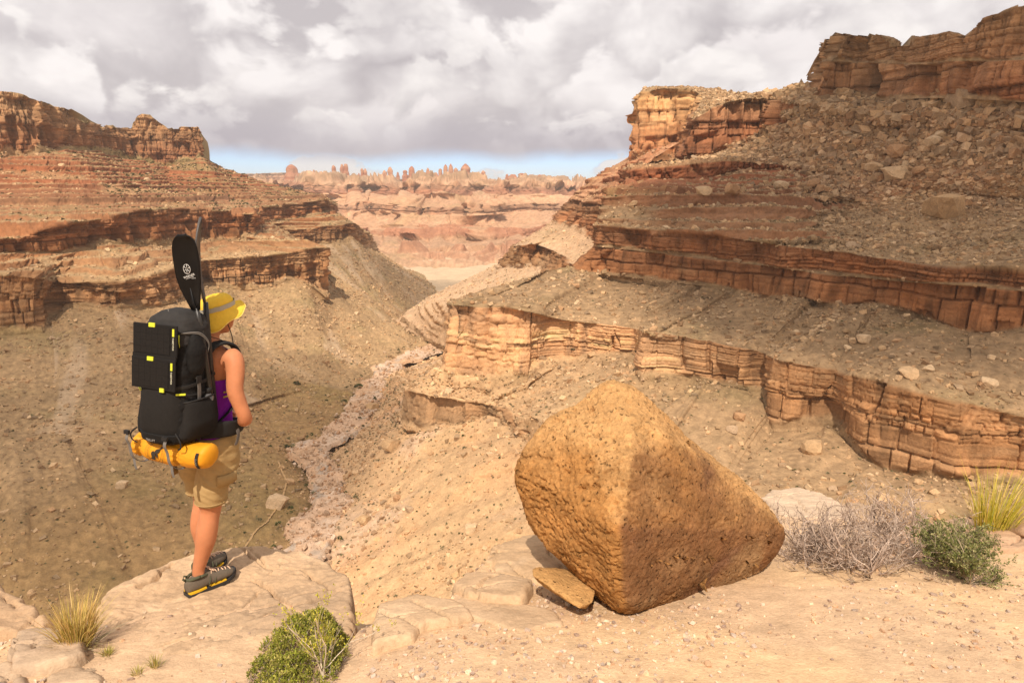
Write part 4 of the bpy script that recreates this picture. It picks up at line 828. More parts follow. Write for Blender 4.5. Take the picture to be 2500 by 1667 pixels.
bc = mixc(bc, bc * 0 + np.array([.40, .28, .16]), face_r * sst(-1.55, -1.95, Z) * sst(-0.2, 0.5, fbm(X * 4, Y * 4, Z * 4, 4, 511)) * 0.6)
bc = bc * (1 + 0.18 * fbm(X * 30, Y * 30, Z * 30, 3, 514))[:, None]
def boulder_mat():
    m = newmat('varnished_boulder'); b = matnodes(m); at = N('ShaderNodeAttribute', attribute_name='Col'); geo = N('ShaderNodeNewGeometry'); pos = geo.outputs['Position']
    n1 = NZ(pos, 9.0, 8, 0.72); n2 = NZ(pos, 60.0, 6, 0.7); n3 = NZ(VS(pos, 1, 1, 1.7), 24.0, 3, 0.55)
    vo = nt.nodes.new('ShaderNodeTexVoronoi'); vo.inputs['Scale'].default_value = 42.0; L(pos, vo.inputs['Vector']); pits = M_('MULTIPLY', MR(vo.outputs['Distance'], 0.42, 0.12), MR(n3, 0.50, 0.62))
    f = M_('SUBTRACT', M_('ADD', MR(n1, 0.25, 0.75, 0.66, 1.34, False), MR(n2, 0.3, 0.7, -0.26, 0.26, False)), M_('MULTIPLY', pits, 0.45))
    mu = nt.nodes.new('ShaderNodeVectorMath'); mu.operation = 'SCALE'; L(at.outputs['Color'], mu.inputs[0]); L(f, mu.inputs['Scale']); L(mu.outputs[0], b.inputs['Base Color'])
    b.inputs['Roughness'].default_value = 0.95; b.inputs['Specular IOR Level'].default_value = 0.12
    bp = N('ShaderNodeBump'); bp.inputs['Strength'].default_value = 0.9; bp.inputs['Distance'].default_value = 0.014
    L(M_('SUBTRACT', M_('ADD', n1, M_('MULTIPLY', n2, 0.8)), M_('MULTIPLY', pits, 0.9)), bp.inputs['Height']); L(bp.outputs[0], b.inputs['Normal']); return m
MBO = boulder_mat()
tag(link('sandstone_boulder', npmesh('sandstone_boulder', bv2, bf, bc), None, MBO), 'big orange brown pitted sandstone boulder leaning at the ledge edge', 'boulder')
FP = [(1297,1386,3.04),(1298,1402,2.99),(1382,1456,2.85),(1416,1488,2.78),(1424,1478,2.78),(1450,1470,2.82),(1457,1440,2.95),(1427,1396,3.16),(1350,1383,3.20),(1312,1420,3.02),(1350,1440,3.10),(1430,1490,2.84),(1440,1460,3.1),(1330,1400,3.2)]
fv, ff = hull([P(x, y, d) for x, y, d in FP]); fv, ff = even(fv, ff, 0.04); fv = vsmooth(fv, ff, 1, 0.3); fv, ff = even(fv, ff, 0.012); fv = vsmooth(fv, ff, 1, 0.5); fnn = vnormals(fv, ff); X, Y, Z = fv.T
fv2 = fv + fnn * (0.012 * fbm(X * 9, Y * 9, Z * 9, 4, 520) + 0.003 * fbm(X * 50, Y * 50, Z * 50, 2, 521))[:, None]
fc = np.ones_like(fv) * np.array([.50, .32, .15]) * (1 + 0.2 * fbm(X * 10, Y * 10, Z * 10, 4, 522))[:, None]
tag(link('rock_flake', npmesh('rock_flake', fv2, ff, fc), None, MBO), 'small tilted orange rock flake propped against the big boulder', 'rock')
RP_ = [(2440,1292,4.4),(2462,1246,4.5),(2500,1228,4.6),(2570,1230,4.7),(2600,1300,4.3),(2500,1310,4.15),(2450,1305,4.3),(2480,1250,5.0),(2600,1250,5.1),(2520,1255,4.3)]
rv, rf = hull([P(x, y, d) for x, y, d in RP_]); rv, rf = even(rv, rf, 0.07); rv = vsmooth(rv, rf, 2, .5); rv, rf = even(rv, rf, 0.025); rn_ = vnormals(rv, rf); X, Y, Z = rv.T
rv = rv + rn_ * (0.03 * fbm(X * 5, Y * 5, Z * 5, 4, 530))[:, None]
tag(link('edge_boulder', npmesh('edge_boulder', rv, rf, np.ones_like(rv) * np.array([.40, .28, .19])), None, MS), 'brown boulder at the right picture edge beside the tall grass', 'boulder')

# ---- gravel
def gpts(n, r, dens, xr=(-3.2, 4.6), yr=(1.2, 5.6)):
    out = []
    while sum(len(o) for o in out) < n:
        x = r.uniform(*xr, 20000); y = r.uniform(*yr, 20000); k = (y < yedge(x) - 0.03) & (r.random(20000) < dens(x, y)); out.append(np.stack([x[k], y[k]], 1))
    q = np.vstack(out)[:n]; return np.column_stack([q, ground_z(q[:, 0], q[:, 1])])
def gd(x, y): return np.clip((0.06 + 0.5 * sst(-0.1, 0.35, fbm(x * 1.5, y * 1.5, 0, 3, 230)) + 0.55 * sst(1.0, 0.2, np.abs(x - 0.1))) / (0.35 + 0.22 * y ** 1.4), 0, 1)
PEB = np.array([[.58, .45, .31], [.66, .55, .42], [.44, .34, .26], [.36, .28, .23], [.52, .36, .24], [.62, .50, .40], [.47, .40, .34]])
rp = np.random.default_rng(77)
pp = gpts(16000, rp, gd); ps = 0.0022 + 0.0115 * rp.random(len(pp)) ** 3.5
tag(link('gravel', scatter_mesh('gravel', pp + np.array([0, 0, .2]) * ps[:, None], ps, PEB[rp.integers(0, 7, len(pp))] * (0.8 + 0.4 * rp.random((len(pp), 1))), PROTO0, CUBE[1], rp), None, MG), 'fine cream and grey gravel strewn over the sandy ledge', 'gravel', None, 'stuff')
PM = [npmesh('stone', v, ICO2[1], np.ones((len(v), 3)) * PEB[k % 7], smooth=True) for k, v in enumerate(PROTO2)]
for m in PM: m.materials.append(MG)
pb = gpts(150, rp, gd, (-1.8, 2.6), (1.7, 3.6))
for k, p in enumerate(pb):
    s = 0.008 + 0.014 * rp.random() ** 2.5; o = link('stone', PM[k % 12]); o.location = p + np.array([0, 0, 0.15 * s]); o.scale = (s, s, s); o.rotation_euler = (rp.normal(0, .3), rp.normal(0, .3), rp.random() * 6.28)
    w_ = 'left' if p[0] < -.35 else ('middle' if p[0] < .9 else 'right')
    tag(o, {'left': 'small loose stone on the gravel left, between slab and green cushion shrub', 'middle': 'small loose stone in the gravel patch below the big boulder', 'right': 'small loose stone on the open sand at right below the dead shrub'}[w_], 'stone', f'loose stones on the {w_} of the ledge')
# ------------------------------------------------------------------ the hiker and her load
TH = R_(22.9)                                   # she faces 23 degrees right of the view direction
ORG = Vector((-1.737, 3.53, -2.170))
PMAT = Matrix.Translation(ORG) @ Matrix.Rotation(-TH, 4, 'Z')
LEAN, SHX = 0.06, 0.095
def lean(V):
    V = np.array(V, float); k = np.maximum(V[..., 2] - 0.86, 0); V[..., 1] += LEAN * k; V[..., 0] += SHX * V[..., 2]; return V
def wproj(p):
    w = PMAT @ Vector(p); return proj(np.array(w))
def ringloft(C, A, B, RX, RY, n=20, ex=2.0, cap=True):
    """rings at centres C with axes A,B and radii RX,RY joined into a closed tube"""
    C = np.asarray(C, float); m = len(C); a = np.linspace(0, 2 * np.pi, n, endpoint=False)
    ca = np.sign(np.cos(a)) * np.abs(np.cos(a)) ** (2 / ex); sa = np.sign(np.sin(a)) * np.abs(np.sin(a)) ** (2 / ex)
    RX = np.broadcast_to(np.asarray(RX, float), (m,)); RY = np.broadcast_to(np.asarray(RY, float), (m,))
    A = np.broadcast_to(np.asarray(A, float), (m, 3)); B = np.broadcast_to(np.asarray(B, float), (m, 3))
    V = C[:, None] + A[:, None] * (RX[:, None] * ca)[..., None] + B[:, None] * (RY[:, None] * sa)[..., None]
    F = []
    for i in range(m - 1):
        for j in range(n):
            j2 = (j + 1) % n; F += [(i * n + j, i * n + j2, (i + 1) * n + j2), (i * n + j, (i + 1) * n + j2, (i + 1) * n + j)]
    V = V.reshape(-1, 3)
    if cap:
        k = len(V); V = np.vstack([V, C[0], C[-1]])
        for j in range(n):
            j2 = (j + 1) % n; F += [(k, j2, j), (k + 1, (m - 1) * n + j, (m - 1) * n + j2)]
    return V, np.array(F)
def tube(pts, rad, n=12, flat=1.0, up=(0, 0, 1), ex=2.0, dense=0):
    """tapered tube along a polyline; dense > 0 resamples it as a smooth curve"""
    pts = np.asarray(pts, float); rad = np.broadcast_to(np.asarray(rad, float), (len(pts),)).copy()
    if dense:
        t = np.concatenate([[0], np.cumsum(np.linalg.norm(np.diff(pts, axis=0), axis=1))]); tt = np.linspace(0, t[-1], dense)
        q = []
        for s in tt:                                              # Catmull-Rom
            i = min(max(np.searchsorted(t, s) - 1, 0), len(t) - 2); u = (s - t[i]) / (t[i + 1] - t[i] + 1e-12)
            p0, p1, p2, p3 = pts[max(i - 1, 0)], pts[i], pts[i + 1], pts[min(i + 2, len(pts) - 1)]
            q.append(0.5 * ((2 * p1) + (-p0 + p2) * u + (2 * p0 - 5 * p1 + 4 * p2 - p3) * u * u + (-p0 + 3 * p1 - 3 * p2 + p3) * u ** 3))
        rad = np.interp(tt, t, rad); pts = np.array(q)
    T = np.gradient(pts, axis=0); T /= np.linalg.norm(T, axis=1, keepdims=True) + 1e-12
    A, prev = [], np.array(up, float)
    for t in T:
        a = prev - t * (prev @ t)
        if np.linalg.norm(a) < 1e-4: a = np.cross(t, [1, 0.3, 0.2])
        a /= np.linalg.norm(a); A.append(a); prev = a
    A = np.array(A); B = np.cross(T, A)
    return ringloft(pts, A, B, rad, rad * flat, n, ex)
def ball(c, r, sub=3, rot=None):
    V, F = (ICO3 if sub == 3 else ICO2); V = V * np.asarray(r, float)
    if rot is not None: V = V @ np.asarray(rot).T
    return V + np.asarray(c, float), F
def boxm(c, h, rot=None):
    V = np.array([[x, y, z] for x in (-1, 1) for y in (-1, 1) for z in (-1, 1)], float) * np.asarray(h, float)
    if rot is not None: V = V @ np.asarray(rot).T
    F = np.array([(0, 1, 3), (0, 3, 2), (4, 6, 7), (4, 7, 5), (0, 4, 5), (0, 5, 1), (2, 3, 7), (2, 7, 6), (0, 2, 6), (0, 6, 4), (1, 5, 7), (1, 7, 3)])
    return V + np.asarray(c, float), F
def joinm(parts):
    V, F, k = [], [], 0
    for v, f in parts: V.append(v); F.append(np.asarray(f) + k); k += len(v)
    return np.vstack(V), np.vstack(F)
def remeshed(parts, vox, smooth_it=6, fac=0.5):
    """union of overlapping closed shapes as one continuous skin"""
    V, F = joinm(parts); me = npmesh('tmp', V, F); o = bpy.data.objects.new('tmp', me); COL.objects.link(o)
    md = o.modifiers.new('r', 'REMESH'); md.mode = 'VOXEL'; md.voxel_size = vox; md.adaptivity = 0.0
    dg = bpy.context.evaluated_depsgraph_get(); dg.update(); m2 = bpy.data.meshes.new_from_object(o.evaluated_get(dg))
    bpy.data.objects.remove(o); bpy.data.meshes.remove(me)
    V = np.empty(len(m2.vertices) * 3); m2.vertices.foreach_get('co', V); V = V.reshape(-1, 3)
    m2.calc_loop_triangles(); F = np.empty(len(m2.loop_triangles) * 3, np.int32); m2.loop_triangles.foreach_get('vertices', F); F = F.reshape(-1, 3)
    bpy.data.meshes.remove(m2)
    return vsmooth(V, F, smooth_it, fac), F
def part(name, VF, mat, parent=None, smooth=True, ln=True, world=False, bevel=0.0):
    V, F = VF; V = lean(V) if ln else np.asarray(V, float)
    o = link(name, npmesh(name, V, F, smooth=smooth), parent, mat)
    if parent is None and not world: o.matrix_world = PMAT
    if bevel:
        b = o.modifiers.new('bevel', 'BEVEL'); b.width = bevel; b.segments = 2; b.limit_method = 'ANGLE'
    return o
skin = plain('skin', (.52, .205, .095), 0.6, 0.25, 0.20, 18.0, 0.35, 0.004)
matnodes(skin).inputs['Subsurface Weight'].default_value = 0.08; matnodes(skin).inputs['Subsurface Radius'].default_value = (0.02, 0.008, 0.004)
# ---- body
sh = 0.30
def rz(deg): a = R_(deg); return np.array([[math.cos(a), -math.sin(a), 0], [math.sin(a), math.cos(a), 0], [0, 0, 1]])
tor = [(0.74, 0, .0, .150, .105), (0.80, 0, -.008, .168, .122), (0.86, 0, -.012, .170, .126), (0.93, 0, .0, .148, .108), (1.00, 0, .008, .128, .096), (1.08, 0, .012, .130, .098), (1.16, 0, .016, .143, .106), (1.23, 0, .014, .152, .106),
       (1.29, 0, .006, .160, .096), (1.335, 0, .0, .150, .082), (1.365, 0, -.004, .112, .066), (1.395, 0, .0, .066, .055), (1.43, 0, .008, .050, .052), (1.49, 0, .022, .047, .050)]
bp_ = [ringloft([(x, y, z) for z, x, y, a, b in tor], (1, 0, 0), (0, 1, 0), [t[3] for t in tor], [t[4] for t in tor], 28, 2.2)]
ARM = [((.150, .0, 1.335), .056), ((.190, -.005, 1.318), .056), ((.212, -.015, 1.26), .052), ((.228, -.03, 1.17), .047), ((.250, -.015, 1.09), .041), ((.268, .0, 1.03), .039), ((.258, .02, 1.00), .041), ((.218, .05, .985), .040), ((.188, .104, .964), .032), ((.152, .152, .943), .025), ((.136, .176, .936), .022)]
bp_.append(tube([a for a, _ in ARM], [r * .90 for _, r in ARM], 16, dense=30))
ARML = [((-x * 1.0, y, z), r) for (x, y, z), r in ARM]
bp_.append(tube([a for a, _ in ARML], [r for _, r in ARML], 16, dense=30))
def hand(side):
    s = side; out = []
    w = np.array([s * .136, .176, .936]); d = np.array([-s * .80, .55, -.20]); d /= np.linalg.norm(d); upv = np.array([0, 0, 1.0]); acr = np.cross(d, upv); acr /= np.linalg.norm(acr); nrm = np.cross(acr, d)
    out.append(tube([w - d * .01, w + d * .03, w + d * .075], [.020, .027, .026], 12, 1.0)); out.append(tube([w + d * .02 + nrm * .015, w + d * .05, w + d * .08 - nrm * .012], [.016, .022, .018], 10))
    for i, (ln_, off) in enumerate(((.066, .027), (.074, .009), (.069, -.009), (.054, -.027))):
        b = w + d * .075 + nrm * off
        out.append(tube([b - d * .02, b + d * ln_ * .4, b + d * ln_ * .72 - acr * s * .018, b + d * ln_ * .80 - acr * s * .038], [.0095, .009, .0082, .007], 8))
    t0 = w + d * .03 + nrm * .022
    out.append(tube([t0, t0 + d * .025 + nrm * .025, t0 + d * .055 + nrm * .034], [.012, .0105, .0085], 8))
    return out
bp_ += hand(1) + hand(-1)
def leg(s, foot, yaw, knee_y, hip_y):
    fx, fy = foot; ya = R_(yaw); fx += .060 * math.sin(ya) - SHX * .1; fy += .060 * (1 - math.cos(ya))
    L_ = [((s * .088, hip_y, .84), .094), ((s * .086, hip_y, .74), .090), ((s * .082, hip_y * .6 + knee_y * .4, .64), .079), ((s * .076, knee_y, .54), .064), ((s * .073, knee_y + .004, .485), .056), ((s * .071, knee_y - .006, .44), .053),
          ((s * .069, knee_y - .022, .37), .0575), ((s * .067, knee_y - .030, .31), .0555), ((s * .065 + (fx - s * .065) * .5, fy - .042, .22), .043), ((fx, fy - .056, .13), .0325), ((fx, fy - .058, .095), .0315), ((fx, fy - .050, .045), .030)]
    return [tube([a for a, _ in L_], [r for _, r in L_], 18, 1.0, (0, 1, 0), dense=44), ball((fx + .028, fy - .058, .108), (.011, .013, .013), 2), ball((fx - .028, fy - .058, .112), (.011, .013, .013), 2)]
FR_, FL_ = (.056, -.045), (-.060, .058)
bp_ += leg(1, FR_, -14, -.045, .015) + leg(-1, FL_, 14, .045, .02)
# head: skull, jaw, nose, ears, lips, brow
HC = np.array([0, .055, 1.535]); HR = rz(-30)
def hp(p): return HC + HR @ np.array(p, float)
head = [ball(HC, (.071, .088, .092), 3, HR), ball(hp((0, .022, -.045)), (.056, .066, .062), 3, HR), ball(hp((0, .052, -.088)), (.026, .024, .020), 2, HR), tube([hp((0, .083, .012)), hp((0, .100, -.022)), hp((0, .094, -.036))], [.008, .0125, .011], 8),
        ball(hp((0, .080, -.058)), (.021, .012, .007), 2, HR), ball(hp((0, .078, -.068)), (.018, .012, .007), 2, HR), ball(hp((0, .078, .024)), (.046, .014, .010), 2, HR)]
for s in (1, -1): head += [ball(hp((s * .071, -.006, -.018)), (.009, .019, .030), 2, HR), ball(hp((s * .040, .062, -.030)), (.022, .024, .020), 2, HR)]
bp_ += head
bV, bF = remeshed(bp_, 0.0062, 8, 0.5)
person = part('person', (bV, bF), skin, None)
tag(person, 'hiker in yellow hat, purple top and khaki shorts standing on the slab, seen from behind', 'person')
eye_w = plain('eye_white', (.8, .78, .74), 0.3, 0.5); eye_d = plain('eye_iris', (.06, .035, .02), 0.2, 0.5)
for s in (1, -1):
    e = part('eye', ball(hp((s * .030, .074, .002)), (.0115, .0115, .0115), 2), eye_w, person); part('iris', ball(hp((s * .031, .082, .001)), (.006, .0048, .006), 2), eye_d, e)
hair = plain('brown_hair', (.12, .06, .03), 0.55, 0.4, 0.35, 90.0, 0.5, 0.003)
hv_, hf_ = remeshed([ball(hp((0, -.012, .004)), (.077, .086, .094), 3, HR), ball(hp((0, -.075, -.045)), (.045, .030, .045), 2, HR), tube([hp((.02, -.09, -.03)), hp((.02, -.10, -.09)), hp((.015, -.085, -.13))], [.022, .018, .006], 10)], 0.006, 5)
part('hair', (hv_, hf_), hair, person)
# ---- hat
hat_m = plain('yellow_hat_cloth', (.78, .49, .055), 0.9, 0.12, 0.16, 45.0, 0.7, 0.004); hat_b = plain('grey_hat_band', (.42, .38, .30), 0.9, 0.2, 0.1, 80.0)
HT = HR @ np.array(Euler((R_(13), R_(4), 0)).to_matrix())
def hat_pt(r, a, z): return HC + np.array([0, 0, .045]) + (HT @ np.stack([r * np.cos(a) * .93, r * np.sin(a) * 1.1, z + 0 * a]))
na = 64; aa = np.linspace(0, 2 * np.pi, na, endpoint=False)
prof = [(.002, .080), (.030, .079), (.054, .072), (.069, .058), (.079, .036), (.083, .012), (.084, .004), (.094, -.006), (.106, -.014), (.118, -.021), (.128, -.026)]
def hat_rings(pf, dr=0.0):
    R = []
    for k, (r, z) in enumerate(pf):
        b = max(0, (r - .084) / .044)
        zz_ = z + b * (.016 * np.sin(aa * 3 + 1.0) + .006 * np.sin(aa * 7) - .052 * np.cos(aa) ** 2 + .022 * np.sin(aa)) + .002 * vn(np.cos(aa) * 5, np.sin(aa) * 5, r * 40, 7)
        rr_ = (r + dr) * (1 + .012 * vn(np.cos(aa) * 4, np.sin(aa) * 4, z * 30, 9))
        R.append(hat_pt(rr_, aa, zz_).T if False else (HC + np.array([0, 0, .026]) + (HT @ np.stack([rr_ * np.cos(aa) * .93, rr_ * np.sin(aa) * 1.12, zz_])).T))
    return R
def rings_mesh(R, closed_first=True):
    m = len(R); V = np.vstack(R); F = []
    for i in range(m - 1):
        for j in range(na):
            j2 = (j + 1) % na; F += [(i * na + j, (i + 1) * na + j, (i + 1) * na + j2), (i * na + j, (i + 1) * na + j2, i * na + j2)]
    return V, np.array(F)
hat = part('hat', rings_mesh(hat_rings(prof)), hat_m, person)
so = hat.modifiers.new('thick', 'SOLIDIFY'); so.thickness = 0.003; so.offset = 0
part('hat_band', rings_mesh(hat_rings([(.0835, .034), (.0838, .026), (.0840, .016), (.0845, .010)], 0.0022)), hat_b, hat)
edge_m = plain('hat_brim_edge', (.85, .60, .16), 0.8, 0.2)
brim = hat_rings([prof[-1]])[0]; part('brim_edge', tube(np.vstack([brim, brim[:1]]), .0028, 6), edge_m, hat)
cord = plain('black_cord', (.015, .013, .012), 0.7, 0.3)
part('chin_cord', tube([hp((.074, .02, .0)), hp((.078, .045, -.06)), hp((.06, .07, -.13)), hp((.05, .075, -.20)), hp((.045, .06, -.24))], .0022, 6, dense=20), cord, hat)
# ---- purple top
purple = plain('purple_knit', (.20, .012, .30), 0.85, 0.2, 0.15, 70.0, 0.4, 0.002)
tk = [(0.815, -.008, .180, .135), (0.84, -.010, .181, .136), (0.90, .0, .166, .122), (0.97, .006, .142, .108), (1.03, .010, .137, .105), (1.10, .013, .142, .108), (1.17, .016, .152, .115), (1.215, .015, .158, .114)]
tv, tf = ringloft([(0, y, z) for z, y, a, b in tk], (1, 0, 0), (0, 1, 0), [t[2] for t in tk], [t[3] for t in tk], 48, 2.2, cap=False)
tv = tv + 0.006 * np.stack([vn(tv[:, 0] * 22, tv[:, 1] * 22, tv[:, 2] * 34, 61), vn(tv[:, 0] * 22, tv[:, 1] * 22, tv[:, 2] * 34, 62), 0 * tv[:, 2]], -1)
top = part('tank_top', (tv, tf), purple, person)
for s in (1, -1): part('strap', tube([(s * .09, .115, 1.19), (s * .092, .085, 1.30), (s * .085, .02, 1.368), (s * .06, -.06, 1.31), (s * .05, -.098, 1.19)], .014, 8, 0.35, (1, 0, 0), dense=24), purple, top)
# ---- shorts
khaki = plain('khaki_cotton', (.40, .265, .115), 0.9, 0.15, 0.12, 55.0, 0.35, 0.002)
def pant(s, ky, hy):
    L_ = [((s * .084, hy - .004, .86), .100), ((s * .086, hy - .004, .76), .104), ((s * .086, (hy + ky) / 2, .68), .098), ((s * .081, ky + .004, .62), .087), ((s * .078, ky + .004, .55), .082), ((s * .077, ky + .004, .518), .082)]
    return tube([a for a, _ in L_], [r for _, r in L_], 30, 1.0, (0, 1, 0), dense=26)
sw = [(0.76, -.004, .185, .132), (0.82, -.010, .186, .140), (0.88, -.008, .176, .134), (0.905, -.004, .166, .126)]
sp_, sf_ = remeshed([ringloft([(0, y, z) for z, y, a, b in sw], (1, 0, 0), (0, 1, 0), [t[2] for t in sw], [t[3] for t in sw], 30, 2.2), pant(1, -.045, .015), pant(-1, .035, .02)], 0.0075, 5)
sn_ = vnormals(sp_, sf_); fold = 0.007 * fbm(sp_[:, 0] * 12, sp_[:, 1] * 12, sp_[:, 2] * 26 + sp_[:, 0] * 14, 3, 71) + 0.004 * (1 - np.abs(fbm(sp_[:, 0] * 9, sp_[:, 1] * 9, sp_[:, 2] * 40 + sp_[:, 0] * 30, 2, 72)) * 2)
sp_ = sp_ + sn_ * fold[:, None] * sst(.52, .58, sp_[:, 2])[:, None]
shorts = part('shorts', (sp_, sf_), khaki, person)
for s, ky in ((1, -.045), (-1, .035)):
    a = np.linspace(0, 2 * np.pi, 40); part('hem', tube(np.stack([s * .077 + .0835 * np.cos(a), ky + .004 + .0835 * np.sin(a), .534 + 0 * a], -1), .0030, 6), khaki, shorts)
    fa = np.linspace(-0.75, 0.55, 12); cx = s * .088
    R0 = [(cx + s * .103 * np.cos(fa), -.012 + .103 * np.sin(fa), .70 - z + 0 * fa) for z in (0, .03, .06)]
    pv_ = np.vstack([np.stack(r, -1) for r in R0]); pf_ = gridfaces(12, 3); fl = part('pocket_flap', (pv_, np.vstack([pf_[:, [0, 1, 2]], pf_[:, [0, 2, 3]]])), khaki, shorts)
    q = fl.modifiers.new('thick', 'SOLIDIFY'); q.thickness = 0.008; q.offset = 0
# ---- shoes
shoe_u = plain('shoe_mesh', (.135, .105, .075), 0.85, 0.25, 0.3, 90.0, 0.4, 0.002); shoe_d = plain('shoe_trim', (.085, .085, .05), 0.8, 0.25, 0.2, 60.0); sole_m = plain('shoe_sole', (.035, .032, .03), 0.8, 0.3, 0.2, 80.0)
shoe_y = plain('shoe_yellow', (.72, .42, .02), 0.6, 0.3); lace_m = plain('shoe_lace', (.62, .42, .28), 0.8, 0.2)
def shoe(foot, yaw, label):
    fx, fy = foot; e = bpy.data.objects.new('shoe', None); COL.objects.link(e); e.parent = person; e.location = (fx, fy, 0); e.rotation_euler = (0, 0, R_(yaw)); 
    ss = np.linspace(0, 1, 22); yb = -.135 + .285 * ss
    wid = np.interp(ss, [0, .06, .2, .4, .62, .78, .9, 1], [.018, .031, .037, .036, .046, .048, .038, .010]); hh_ = np.interp(ss, [0, .05, .2, .33, .45, .6, .78, .92, 1], [.062, .080, .082, .088, .082, .066, .050, .038, .020])
    C_ = np.stack([.004 * np.sin(ss * 3.1), yb, .022 + hh_ / 2], -1)
    V, F = ringloft(C_, (1, 0, 0), (0, 0, 1), wid, hh_ / 2, 24, 2.6); V[:, 0] *= np.interp(V[:, 2], [.02, .05, .11], [1.05, 1.0, .72])
    V = V + 0.0012 * np.stack([vn(V[:, 0] * 90, V[:, 1] * 60, V[:, 2] * 60, k) for k in (1, 2, 3)], -1)
    part('upper', (V, F), shoe_u, e, ln=False)
    def strip(w, z0, z1, mat, name, s0=0, s1=1):
        k = np.linspace(s0, s1, 26); yy = -.139 + .293 * k; ww = np.interp(k, ss, wid) + w; ww = np.maximum(ww, .006); toe = np.interp(k, [0, .04, .7, 1], [.006, 0, 0, .016])
        V = np.vstack([np.stack([sx * ww, yy, zz__ + toe], -1) for sx, zz__ in ((-1, z0), (1, z0), (1, z1), (-1, z1))]); n = len(k); F = []
        for a, b in ((0, 1), (1, 2), (2, 3), (3, 0)):
            for i in range(n - 1): F += [(a * n + i, b * n + i, b * n + i + 1), (a * n + i, b * n + i + 1, a * n + i + 1)]
        F += [(0, n, 2 * n), (0, 2 * n, 3 * n), (n - 1, 3 * n - 1, 2 * n - 1), (n - 1, 4 * n - 1, 3 * n - 1)]
        return part(name, (V, np.array(F)), mat, e, ln=False, smooth=False)
    strip(.007, .0, .020, sole_m, 'sole'); strip(.006, .0195, .030, shoe_y, 'midsole_stripe', 0.02, .34); strip(.0055, .0195, .027, shoe_y, 'midsole_stripe', .42, .72); strip(.004, .019, .033, sole_m, 'toe_cap', .86, 1)
    a = np.linspace(0, 2 * np.pi, 30); part('collar', tube(np.stack([.034 * np.cos(a), -.066 + .056 * np.sin(a), .096 - .006 * np.sin(a) + .006 * np.cos(2 * a)], -1), .0085, 10), shoe_d, e, ln=False)
    part('heel_tab', tube([(0, -.128, .09), (0, -.146, .112), (0, -.138, .128), (0, -.122, .116)], .006, 8, 0.5), shoe_d, e, ln=False)
    for k in range(6):
        y = .005 + .021 * k; z = np.interp((y + .135) / .285, ss, hh_) + .026
        part('lace', tube([(-.028, y + .006 * (-1) ** k, z - .016), (-.012, y, z - .001), (.012, y + .004, z - .001), (.028, y + .006 * (-1) ** (k + 1), z - .016)], .0035, 6, dense=12), lace_m, e, ln=False)
    for s in (1, -1): part('lace_loop', tube([(0, .0, .112), (s * .026, -.006, .118), (s * .036, .014, .102), (s * .012, .012, .108), (0, .004, .112)], .003, 6, dense=20), lace_m, e, ln=False)
    for s in (1, -1):
        for k in range(4):
            y = -.02 + .034 * k; part('overlay', tube([(s * .047, y - .010, .034), (s * .045, y, .055), (s * .032, y + .012, .082 - .006 * k)], .0045, 6, 0.4, (1, 0, 0)), shoe_d, e, ln=False)
    return e
shoe(FR_, -14, ''); shoe(FL_, 14, '')
# ---- backpack
blk = plain('black_pack_fabric', (.011, .0100, .0095), 0.8, 0.2, 0.45, 14.0, 0.9, 0.014); blk2 = plain('charcoal_stretch_fabric', (.020, .018, .0165), 0.95, 0.1, 0.25, 60.0, 0.5, 0.002); web = plain('grey_webbing', (.16, .145, .13), 0.8, 0.25, 0.2, 90.0)
webd = plain('black_webbing', (.016, .0145, .0135), 0.7, 0.3, 0.2, 90.0); yel = plain('neon_yellow_tape', (.62, .64, .04), 0.6, 0.3); dust = plain('dusty_lid_fabric', (.030, .027, .025), 0.85, 0.25, 0.4, 35.0, 0.5, 0.004)
pack = bpy.data.objects.new('backpack', None); COL.objects.link(pack); PSH = PMAT @ Matrix.Translation((.015, 0, 0)); pack.matrix_world = PSH; tag(pack, 'big black backpack worn by the hiker, dusty lid, webbing straps and side pocket', 'backpack')
PY = -.205; PW, PD = .150, .118
def prof_pack(z):
    zz_ = [.935, .945, .965, 1.03, 1.14, 1.24, 1.34, 1.45, 1.52, 1.57, 1.60, 1.612]
    a = np.interp(z, zz_, [.06, .105, .140, .152, .152, .148, .146, .140, .134, .116, .075, .02]); b = np.interp(z, zz_, [.055, .09, .112, .122, .122, .120, .117, .111, .104, .086, .054, .014])
    return a, b
zr = np.concatenate([np.linspace(.935, .975, 8), np.linspace(.98, 1.52, 60), np.linspace(1.53, 1.612, 16)]); A_, B_ = prof_pack(zr)
kz = zr > 1.50
def bag(z, a, b, ex=3.6, wr=0.005, n=72, seed=81, grow=0.0):
    V, F = ringloft([(0, PY, q) for q in z], (1, 0, 0), (0, 1, 0), a + grow, b + grow, n, ex)
    nn = V - np.array([0, PY, 0]); nn[:, 2] = 0; nn /= np.linalg.norm(nn, axis=1, keepdims=True) + 1e-9
    w = wr * (fbm(V[:, 0] * 14, V[:, 1] * 14, V[:, 2] * 38, 3, seed) + 0.8 * (0.5 - np.abs(fbm(V[:, 0] * 20, V[:, 1] * 20, V[:, 2] * 60, 2, seed + 1))))
    return V + nn * w[:, None], F
m1 = (zr <= 1.46); part('main_bag', bag(zr[m1], A_[m1], B_[m1], wr=.007), blk, pack)
m2 = (zr >= 1.44); lid = part('lid', bag(zr[m2], A_[m2] * 1.03, B_[m2] * 1.03, wr=.004, seed=85), dust, pack)
zl = np.linspace(.985, 1.235, 30); al, bl = prof_pack(zl); sw_ = np.sin(np.linspace(.12, np.pi - .25, 30)) * .014
V, F = ringloft([(0, PY - .006, q) for q in zl], (1, 0, 0), (0, 1, 0), al - .008, bl + sw_, 60, 3.2); part('front_stretch_pocket', (V, F), blk2, pack)
